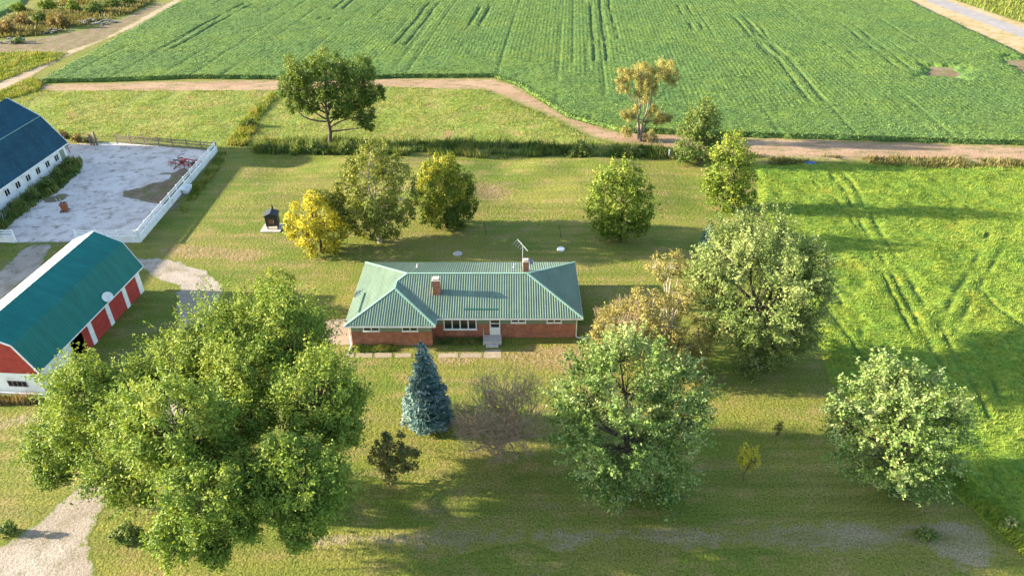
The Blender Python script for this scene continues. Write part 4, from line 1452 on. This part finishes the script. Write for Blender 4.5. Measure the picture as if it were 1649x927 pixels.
# brown birches behind the maple
tree('birch_tree', 'brown leaved birch clump with a thin white stemmed top right of the house', (1065, 600),
     [(1015, 520, 52), (1075, 510, 50), (1108, 545, 50), (1050, 560, 58), (1090, 600, 48), (985, 515, 30), (1120, 590, 34), (1040, 490, 34), (980, 545, 34), (1095, 480, 30)],
     'l_brown', leaf=.2, cov=0.61, sub=.3, K=18, trunk=.14, bark='pale_bark', seed=7, fill=.05, multi=3, gap=.1)
tree('birch_tree', 'slender white stemmed birch top rising above the brown clump', (1072, 560),
     [(1055, 425, 21), (1080, 424, 25), (1095, 434, 18), (1068, 438, 20), (1050, 470, 12), (1085, 468, 14)],
     'l_brown', leaf=.2, cov=0.51, sub=.36, K=12, trunk=.1, bark='pale_bark', seed=8, fill=.0, multi=2, gap=.15)
bare_tree('bare_tree', 'leafless pinkish grey twiggy treetop between house and brown birches', (1012, 565), 1000, 497, 58, .95, 'pink_twig', seed=9, n0=14, depth=5, rad=.1)
# behind the house
tree('shade_tree', 'tall dark green shade tree with forked trunk in the weedy fence line', (532, 236),
     [(530, 110, 38), (485, 115, 34), (575, 118, 36), (465, 140, 26), (510, 140, 34), (560, 150, 38), (600, 150, 24), (495, 165, 24), (580, 180, 28), (530, 130, 36), (475, 168, 16), (592, 200, 14), (548, 175, 20)],
     'l_oak', leaf=.32, cov=0.8, sub=.32, K=20, trunk=.32, seed=10, fill=.05, fork=.2, gap=.05)
tree('birch_tree', 'olive green birch with white trunk between the yellow and golden trees', (612, 390),
     [(600, 245, 30), (590, 275, 42), (630, 275, 36), (600, 310, 55), (645, 310, 34), (570, 330, 42), (620, 345, 42), (590, 360, 30), (645, 345, 28), (560, 300, 28), (628, 372, 18)],
     'l_birch', leaf=.3, cov=0.72, sub=.3, K=16, trunk=.22, bark='pale_bark', seed=11, fill=.08, droop=.6, gap=.05, upb=.2)
tree('small_tree', 'bright yellow round tree beside the olive birch', (515, 406),
     [(500, 345, 36), (520, 350, 36), (490, 370, 34), (530, 375, 34), (510, 380, 34), (472, 358, 20), (548, 365, 18), (505, 322, 18)],
     'l_yellow', leaf=.28, cov=0.87, sub=.3, K=16, trunk=.14, seed=12, fill=.15)
tree('small_tree', 'small green tree half hidden between yellow tree and olive birch', (538, 392),
     [(520, 318, 18), (540, 325, 22), (548, 350, 24)],
     'l_birch', leaf=.28, cov=0.87, sub=.33, K=16, trunk=.12, seed=13, fill=.15)
tree('small_tree', 'dense egg shaped green tree tipped with gold right of the olive birch', (720, 366),
     [(713, 272, 32), (712, 292, 42), (735, 300, 34), (695, 315, 34), (725, 325, 42), (750, 330, 24), (700, 340, 30), (735, 345, 26)],
     'l_gold', htint=.42, leaf=.27, cov=1.09, sub=.3, K=18, trunk=.2, seed=14, fill=.25)
tree('small_tree', 'dome shaped light green tree on the back lawn behind the house', (1000, 386),
     [(1000, 282, 28), (975, 300, 30), (1020, 300, 32), (995, 320, 44), (970, 335, 30), (1028, 335, 30), (1000, 355, 38), (970, 362, 22), (1030, 360, 22)],
     'l_lime', leaf=.32, cov=0.94, sub=.3, K=17, trunk=.2, seed=15, fill=.2, droop=.4, spray=.2)
tree('small_tree', 'narrow lime green tree at the far corner of the meadow', (1175, 337),
     [(1182, 225, 20), (1175, 245, 26), (1195, 255, 24), (1160, 250, 18), (1175, 280, 34), (1200, 285, 20), (1150, 285, 20), (1170, 312, 32), (1198, 315, 22), (1145, 300, 16)],
     'l_lime', leaf=.32, cov=0.80, sub=.32, K=16, trunk=.18, seed=16, fill=.12, droop=.3, spray=.2)
tree('willow_tree', 'tan yellowing willow with bare forked stems at the dirt strip', (1030, 226),
     [(1010, 118, 20), (1035, 118, 24), (1065, 115, 24), (1082, 125, 16), (1005, 140, 14), (1040, 145, 22), (1015, 180, 18), (1055, 187, 20), (1075, 190, 10), (1010, 212, 12), (1048, 222, 14), (1000, 130, 12)],
     'l_willow', leaf=.19, cov=1.05, sub=.36, K=13, trunk=.16, bark='old_wood', seed=17, fill=.05, multi=3, fork=.22, gap=.05)
tree('small_tree', 'dark green maple beside the tan willow at the lawn edge', (1125, 264), 
     [(1135, 182, 22), (1120, 200, 28), (1140, 210, 26), (1110, 225, 26), (1130, 238, 28), (1105, 245, 20), (1150, 225, 16)],
     'l_shrub', leaf=.32, cov=0.87, sub=.32, K=16, trunk=.16, seed=18, fill=.15, spray=.3)
conifer('spruce_tree', 'blue spruce standing in front of the brick house', (690, 679), 549, 42, 'l_spruce', seed=19)
conifer('spruce_tree', 'small blue spruce tucked behind the tallest pale maple', (1136, 405), 362, 13, 'l_spruce', seed=20, tiers=12, dens=.8, leaf=.26)
# front lawn
bare_tree('bare_tree', 'wide leafless brown tree with tangled twigs on the front lawn', (805, 728), 815, 660, 92, .8, 'pink_twig', 'l_bud', seed=21, n0=17, leafn=1200, leaf=.1, depth=5, rad=.12)
tree('small_tree', 'low sparse dark tree with reddish leaves below the spruce', (628, 778),
     [(632, 720, 30), (610, 740, 24), (655, 738, 26), (632, 755, 26), (615, 715, 14)],
     'l_dry', leaf=.2, cov=0.95, sub=.34, K=16, trunk=.1, seed=22, fill=.05, gap=.12)
tree('sapling', 'thin yellow sapling on the shaded front lawn', (1198, 772),
     [(1207, 726, 17), (1197, 738, 15), (1215, 740, 14), (1204, 750, 13)], 'l_yellow', leaf=.18, cov=0.61, sub=.36, K=12, trunk=.05, seed=23, fill=.05)
tree('shrub', 'small brown shrub near the yellow sapling', (1253, 700), [(1253, 690, 9), (1257, 682, 6)], 'l_dry', leaf=.15, cov=0.72, sub=.4, K=12, trunk=.03, seed=24, cat='shrub')
for i, (u, v, lb, seed) in enumerate([(903, 382, 'bare sapling stake on the back lawn near the white lid', 25), (783, 380, 'thin bare sapling on the back lawn behind the house roof', 26)]):
    bx, byy = G(u, v)
    o = empty('sapling', (bx, byy, 0), lb, 'tree')
    mb = MB()
    mb.tube([(0, 0, -.05), (-.1, 0, .9), (-.25, .05, 1.9)], [.045, .035, .02], 6)
    mb.build('trunk', M['bark'], o)
    mb = MB()
    for k in range(5): mb.tube([(-.08 - .02 * k, 0, .8 + .2 * k), (random.uniform(-.7, .5), random.uniform(-.4, .4), 1.3 + .2 * k)], [.018, .008], 4)
    mb.build('branch', M['bark'], o)
tree('small_tree', 'thin yellow green tree showing above the big ash beside the house', (445, 500),
     [(445, 448, 24), (425, 458, 18), (465, 455, 16), (440, 472, 24)], 'l_lime', leaf=.26, cov=0.58, sub=.36, K=14, trunk=.1, seed=27, fill=.05, gap=.1)


def shrub(u, v, r_px, mat, label, seed, group=None, h=1.0, leaf=.25, cov=.75):
    a, c = random.uniform(.7, 1.2), random.uniform(.7, 1.2)
    return tree('shrub', label, (u, v), [(u - r_px * .45 * a, v - r_px * .32 * h, r_px * .55 * a, h), (u + r_px * .5, v - r_px * .3 * h, r_px * .5 * c, h), (u + r_px * .1, v - r_px * .7 * h, r_px * .5, h), (u, v - r_px * .2, r_px * .6, .7 * h)],
                mat, leaf=leaf, cov=cov, sub=.42, K=16, trunk=.05, seed=seed, fill=.4, cat='shrub', group=group, fork=.1)


shrub(203, 868, 26, 'l_shrub', 'low green shrub beside the gravel drive under the ash', 30, leaf=.22)
shrub(12, 858, 18, 'l_shrub', 'small dark shrub at the left edge beside the gravel drive', 31, leaf=.22)
g_ = 'shrubs in the weedy fence line'
shrub(430, 244, 16, 'l_shrub', 'round green shrub left of the yellow one in the weedy fence line', 32, g_)
shrub(452, 246, 14, 'l_shrub', 'green shrub pressed against the yellow one in the weedy fence line', 33, g_)
shrub(476, 247, 13, 'l_lime', 'small yellow green shrub in the weedy fence line', 34, g_)
shrub(505, 246, 18, 'l_shrub', 'dense green shrub left of the shade tree trunk', 35, g_)
shrub(555, 248, 20, 'l_shrub', 'dense green shrub right of the shade tree trunk', 36, g_)
shrub(934, 254, 22, 'l_shrub', 'dark green shrub below the bend of the dirt strip', 37, g_, 1.1)
shrub(990, 252, 15, 'l_shrub', 'green shrub left of the tan willow', 38, g_, 1.3)
shrub(1020, 250, 15, 'l_pale', 'pale lime shrub under the tan willow', 39, g_, 1.1)
shrub(400, 205, 14, 'l_shrub', 'low shrub in the pasture left of the shade tree', 40)
shrub(1490, 866, 26, 'l_shrub', 'weedy shrub on the worn track at lower right', 41, leaf=.2, h=.7, cov=.35)
shrub(1625, 850, 24, 'l_pale', 'pale weedy bush at the right edge of the meadow', 42, leaf=.2, h=.6, cov=.35)
gb = 'brush on the far left beyond the farm track'
for i, (u, v, rp, mt, lb) in enumerate([(10, 55, 20, 'l_rustbush', 'brown bush at the far left picture edge'), (35, 42, 18, 'l_rustbush', 'tall brown bush second from the left edge'),
                                       (62, 36, 16, 'l_shrub', 'green bush in the middle of the brown brush'), (95, 44, 20, 'l_rustbush', 'wide brown bush left of the rubble pile'),
                                       (115, 18, 16, 'l_lime', 'yellow green bush behind the wide brown bush'), (150, 22, 18, 'l_shrub', 'dark green bush behind the rubble pile'),
                                       (180, 14, 15, 'l_shrub', 'dark bush nearest the farm track'), (75, 14, 16, 'l_lime', 'yellow green bush next to the far soybean corner'),
                                       (30, 18, 14, 'l_lime', 'small yellow green bush at the soybean corner edge'), (205, 8, 14, 'l_shrub', 'low dark bush at the top edge beside the farm track')]):
    shrub(u, v, rp, mt, lb, 50 + i, gb, 1.0, .42, .8)
shrub(28, 70, 10, 'l_shrub', 'low dark weedy clump on the cleared soil at far left', 62, leaf=.4)
shrub(142, 231, 10, 'l_dry', 'dry shrub beside the rough posts at the back of the yard', 63, h=1.2)
shrub(100, 222, 12, 'l_rustbush', 'brown weedy bush behind the dairy barn corner', 64)
shrub(122, 228, 12, 'l_rustbush', 'brown weedy bush between dairy barn corner and rough posts', 65)
gw = 'shrubs against the dairy barn wall'
for i, (x, y, rp, lb) in enumerate([(-65.2, 97.5, 15, 'dark green bush at the far corner of the dairy barn wall'), (-64.9, 94, 14, 'bush under the second window from the far end of the dairy barn'), (-64.9, 90.5, 17, 'wide dark bush along the middle of the dairy barn wall'),
                                   (-64.6, 87, 18, 'dark bush nearest the left edge along the dairy barn wall'), (-64.3, 83.6, 18, 'dark bush cut by the left picture edge beside the dairy barn')]):
    dep = y * math.cos(PITCH) + (CAM_H - .5) * math.sin(PITCH)
    b_ = (y * math.sin(PITCH) - CAM_H * math.cos(PITCH))
    shrub(CX + F_PX * x / (y * math.cos(PITCH) + CAM_H * math.sin(PITCH)), CY - F_PX * b_ / (y * math.cos(PITCH) + CAM_H * math.sin(PITCH)), rp, 'l_shrub', lb, 80 + i, gw, 1.1, .28, .6)

# ================================================================== SMALL THINGS
# outdoor furnace on its slab
fx_, fy_ = G(441, 366)
s = MB()
s.box(-1.25, 1.25, -1.1, 1.1, 0, .1)
o = s.build('furnace_slab', M['concrete'])
o.location = (fx_ - .1, fy_ - .25, .0)
tag(o, 'grey concrete slab under the black outdoor furnace', 'slab')
fr = empty('outdoor_furnace', (fx_, fy_, .1), 'black metal outdoor wood furnace with gabled roof near the yellow tree', 'furnace', R(8))
s = MB()
s.box(-.75, .75, -.65, .65, .35, 1.75)
s.build('body', M['black'], fr, bevel=.03)
s = MB()
s.prism([(-.88, -.75, 1.755), (.88, -.75, 1.755), (.88, -.75, 1.82), (0, -.75, 2.2), (-.88, -.75, 1.82)], (0, 1.5, 0))
s.build('roof', M['black'], fr)
for x in (-.6, .6):
    for y in (-.5, .5):
        s = MB()
        s.box(x - .06, x + .06, y - .06, y + .06, 0, .35)
        s.build('leg', M['black'], fr)
s = MB()
s.box(-.35, .35, -.7, -.655, .7, 1.4)
d_ = s.build('door', M['rusty'], fr)
s = MB()
s.box(.2, .28, -.76, -.7, .95, 1.15)
s.build('handle', M['metal'], d_)
s = MB()
s.tube([(.2, .35, 2.0), (.2, .35, 2.75)], .1, 10)
s.build('chimney_pipe', M['black'], fr)

# lids on the back lawn
lx, ly = G(903, 402)
o = MB().lathe((0, 0, 0), [(.46, 0), (.46, .14), (.42, .2), (.01, .24)], 24).build('tank_lid', M['dish'], smooth=False)
o.location = (lx, ly, 0)
tag(o, 'round white tank lid on the shaded back lawn', 'lid')
lx, ly = G(737, 409)
o = MB().lathe((0, 0, 0), [(.55, 0), (.55, .09), (.5, .12), (.2, .12), (.2, .17), (.01, .17)], 24).build('well_cover', M['concrete'])
o.location = (lx, ly, 0)
tag(o, 'low round concrete cover behind the house roof', 'lid')

# white stock trough outside the yard fence
tx_, ty_ = G(302, 308)
tr = empty('stock_trough', (tx_, ty_, 0), 'white oval stock trough outside the long yard fence', 'trough', R(88))
s = MB()
n_ = 24
ring = lambda a, c, z: [(a * math.copysign(abs(math.cos(t)) ** .6, math.cos(t)), c * math.copysign(abs(math.sin(t)) ** .6, math.sin(t)), z) for t in [2 * math.pi * i / n_ for i in range(n_)]]
rings = [ring(.85, .4, 0), ring(1.0, .5, .62), ring(.92, .43, .62), ring(.8, .33, .15)]
for q in rings: s.v += q
for k in range(3):
    for i in range(n_):
        j = (i + 1) % n_
        s.f.append((k * n_ + i, k * n_ + j, (k + 1) * n_ + j, (k + 1) * n_ + i))
s.f.append(tuple(3 * n_ + i for i in range(n_)))
s.build('tub', M['white'], tr, smooth=False)

# rusty barrel-like hopper with rods in the yard
hx, hy = G(106, 340)
hp = empty('rusty_hopper', (hx, hy, 0), 'rusty orange hopper with splayed metal rods in the middle of the yard', 'farm equipment', R(12))
s = MB()
s.prism([(-.38, -.35, .25), (.38, -.35, .25), (.38, .35, .25), (-.38, .35, .25)], (0, 0, .1))
s.v += [(-.4, -.36, .352), (.4, -.36, .352), (.4, .36, .352), (-.4, .36, .352), (-.5, -.42, 1.5), (.5, -.42, 1.5), (.5, .42, 1.5), (-.5, .42, 1.5)]
k = len(s.v) - 8
for q in ((0, 1, 5, 4), (1, 2, 6, 5), (2, 3, 7, 6), (3, 0, 4, 7)): s.f.append(tuple(k + i for i in q))
s.build('body', M['rust'], hp)
s = MB()
s.box(-.75, .6, -.55, -.45, .05, .17)
s.box(-.75, .6, .45, .55, .05, .17)
s.box(-.75, -.65, -.44, .44, .08, .17)
s.box(-.3, .3, -.44, .44, .08, .24)
s.build('skid', M['rusty'], hp)
for i in range(9):
    a = i * .7
    s = MB()
    s.tube([(.2 * math.cos(a), .2 * math.sin(a), .9), (1.05 * math.cos(a), .8 * math.sin(a), 2.1 + .25 * math.sin(i * 2.1))], .03, 5)
    s.build('rod', M['metal'], hp)

hp.scale = (.8, .8, .8)
# old red tillage implement by the fence
ix, iy = G(300, 268)
im = empty('field_cultivator', (ix, iy, 0), 'old red field cultivator with tines parked by the yard fence', 'farm equipment', R(-20))
for yy in (-.9, 0, .9):
    s = MB()
    s.bar((-2.2, yy, .75), (2.2, yy, .75), .12, .12)
    s.build('frame_bar', M['red_metal' if yy else 'rusty'], im)
s = MB()
for xx in (-1.4, 1.4): s.bar((xx, -1.0, .86), (xx, 1.0, .86), .1, .08)
s.bar((0, -1.0, .85), (0, -2.4, .5), .12, .12)
s.bar((-1.4, 1.0, .87), (1.4, -1.0, .87), .08, .08)
s.build('frame', M['rusty'], im)
for yy in (-.9, 0, .9):
    for k in range(6):
        xx = -2 + k * .8
        s = MB()
        s.tube([(xx, yy, .7), (xx, yy + .22, .5), (xx, yy + .15, .2), (xx, yy - .1, .02)], .035, 5)
        s.build('tine', M['rusty'], im)
for xx in (-1.0, 1.0):
    s = MB()
    s.tube([(xx - .1, .45, .36), (xx + .1, .45, .36)], .36, 14)
    w_ = s.build('wheel', M['black'], im)
    s = MB()
    s.tube([(xx - .13, .45, .36), (xx + .13, .45, .36)], .17, 10)
    s.build('rim', M['red_metal'], w_)
s = MB()
s.box(-.3, .3, -.5, .1, .93, 1.25)
s.build('seat_box', M['red_metal'], im, bevel=.05)

# rough posts and a leaning pole
px_, py_ = G(152, 234)
gp = empty('post_bundle', (px_, py_, 0), 'bundle of weathered upright posts at the back of the yard', 'posts')
for i, (a, c) in enumerate([(-.5, 0), (-.2, .15), (.1, -.1), (.35, .1), (.6, -.05)]):
    s = MB()
    s.tube([(a, c, 0), (a + random.uniform(-.15, .15), c, 1.5 + random.uniform(0, .7))], .1, 7)
    s.build('post', M['old_wood'], gp)
s = MB()
s.bar((-.9, -.15, 1.0), (1.0, -.15, 1.1), .06, .14)
s.build('rail', M['old_wood'], gp)
qx, qy = G(113, 246)
s = MB()
s.tube([(0, 0, 0), (-.35, .1, 3.4)], [.08, .06], 8)
o = s.build('leaning_pole', M['old_wood'])
o.location = (qx, qy, 0)
tag(o, 'thin leaning wooden pole at the dairy barn corner', 'pole')
qx, qy = G(1077, 254)
s = MB()
s.box(-.09, .09, -.09, .09, 0, 1.25)
o = s.build('marker_post', M['white'], bevel=.02)
o.location = (qx, qy, 0)
tag(o, 'short white marker post in weeds left of the dark maple', 'post')

# blue tarp bundle
qx, qy = G(1305, 263)
r = np.random.default_rng(5)
xs, ys = np.meshgrid(np.linspace(-.8, .8, 22), np.linspace(-.4, .4, 12))
zz = .25 * np.clip(1 - (xs / .83) ** 2, 0, 1) * np.clip(1 - (ys / .42) ** 2, 0, 1) * (.7 + .7 * fbm(xs * 2 + 4, ys * 2, 3, 3)) + .02
ii_ = np.arange(xs.size).reshape(xs.shape)
o = mesh_np('tarp', np.stack([xs.ravel(), ys.ravel(), zz.ravel()], 1), np.stack([ii_[:-1, :-1], ii_[:-1, 1:], ii_[1:, 1:], ii_[1:, :-1]], -1).reshape(-1, 4), M['blue'], smooth=True)
o.location = (qx, qy, .02)
tag(o, 'crumpled blue tarp on the ground above the meadow', 'tarp')

# rubble heap beyond the farm track
r = np.random.default_rng(9)
s = MB()
for (u, v, w_, n) in ((150, 38, 6, 60), (90, 52, 4, 26), (25, 68, 4, 22)):
    cx_, cy_ = G(u, v)
    for i in range(n):
        a = r.uniform(0, 6.28)
        d_ = w_ * math.sqrt(r.random())
        q = .15 + .4 * r.random()
        x, y, z = cx_ + d_ * math.cos(a), cy_ + d_ * .6 * math.sin(a), max(0, 1.3 * (1 - d_ / w_)) * r.random()
        pts = []
        for k in range(6):
            t = k * 1.047 + r.uniform(-.2, .2)
            pts.append((x + q * math.cos(t) * r.uniform(.7, 1.1), y + q * math.sin(t) * r.uniform(.7, 1.1), z))
        s.prism(pts, (q * r.uniform(-.3, .3), q * r.uniform(-.3, .3), q * r.uniform(.3, .7)))
tag(s.build('rubble', M['stone']), 'heaps of broken grey rubble in the brush beyond the farm track', 'rubble', kind='stuff')
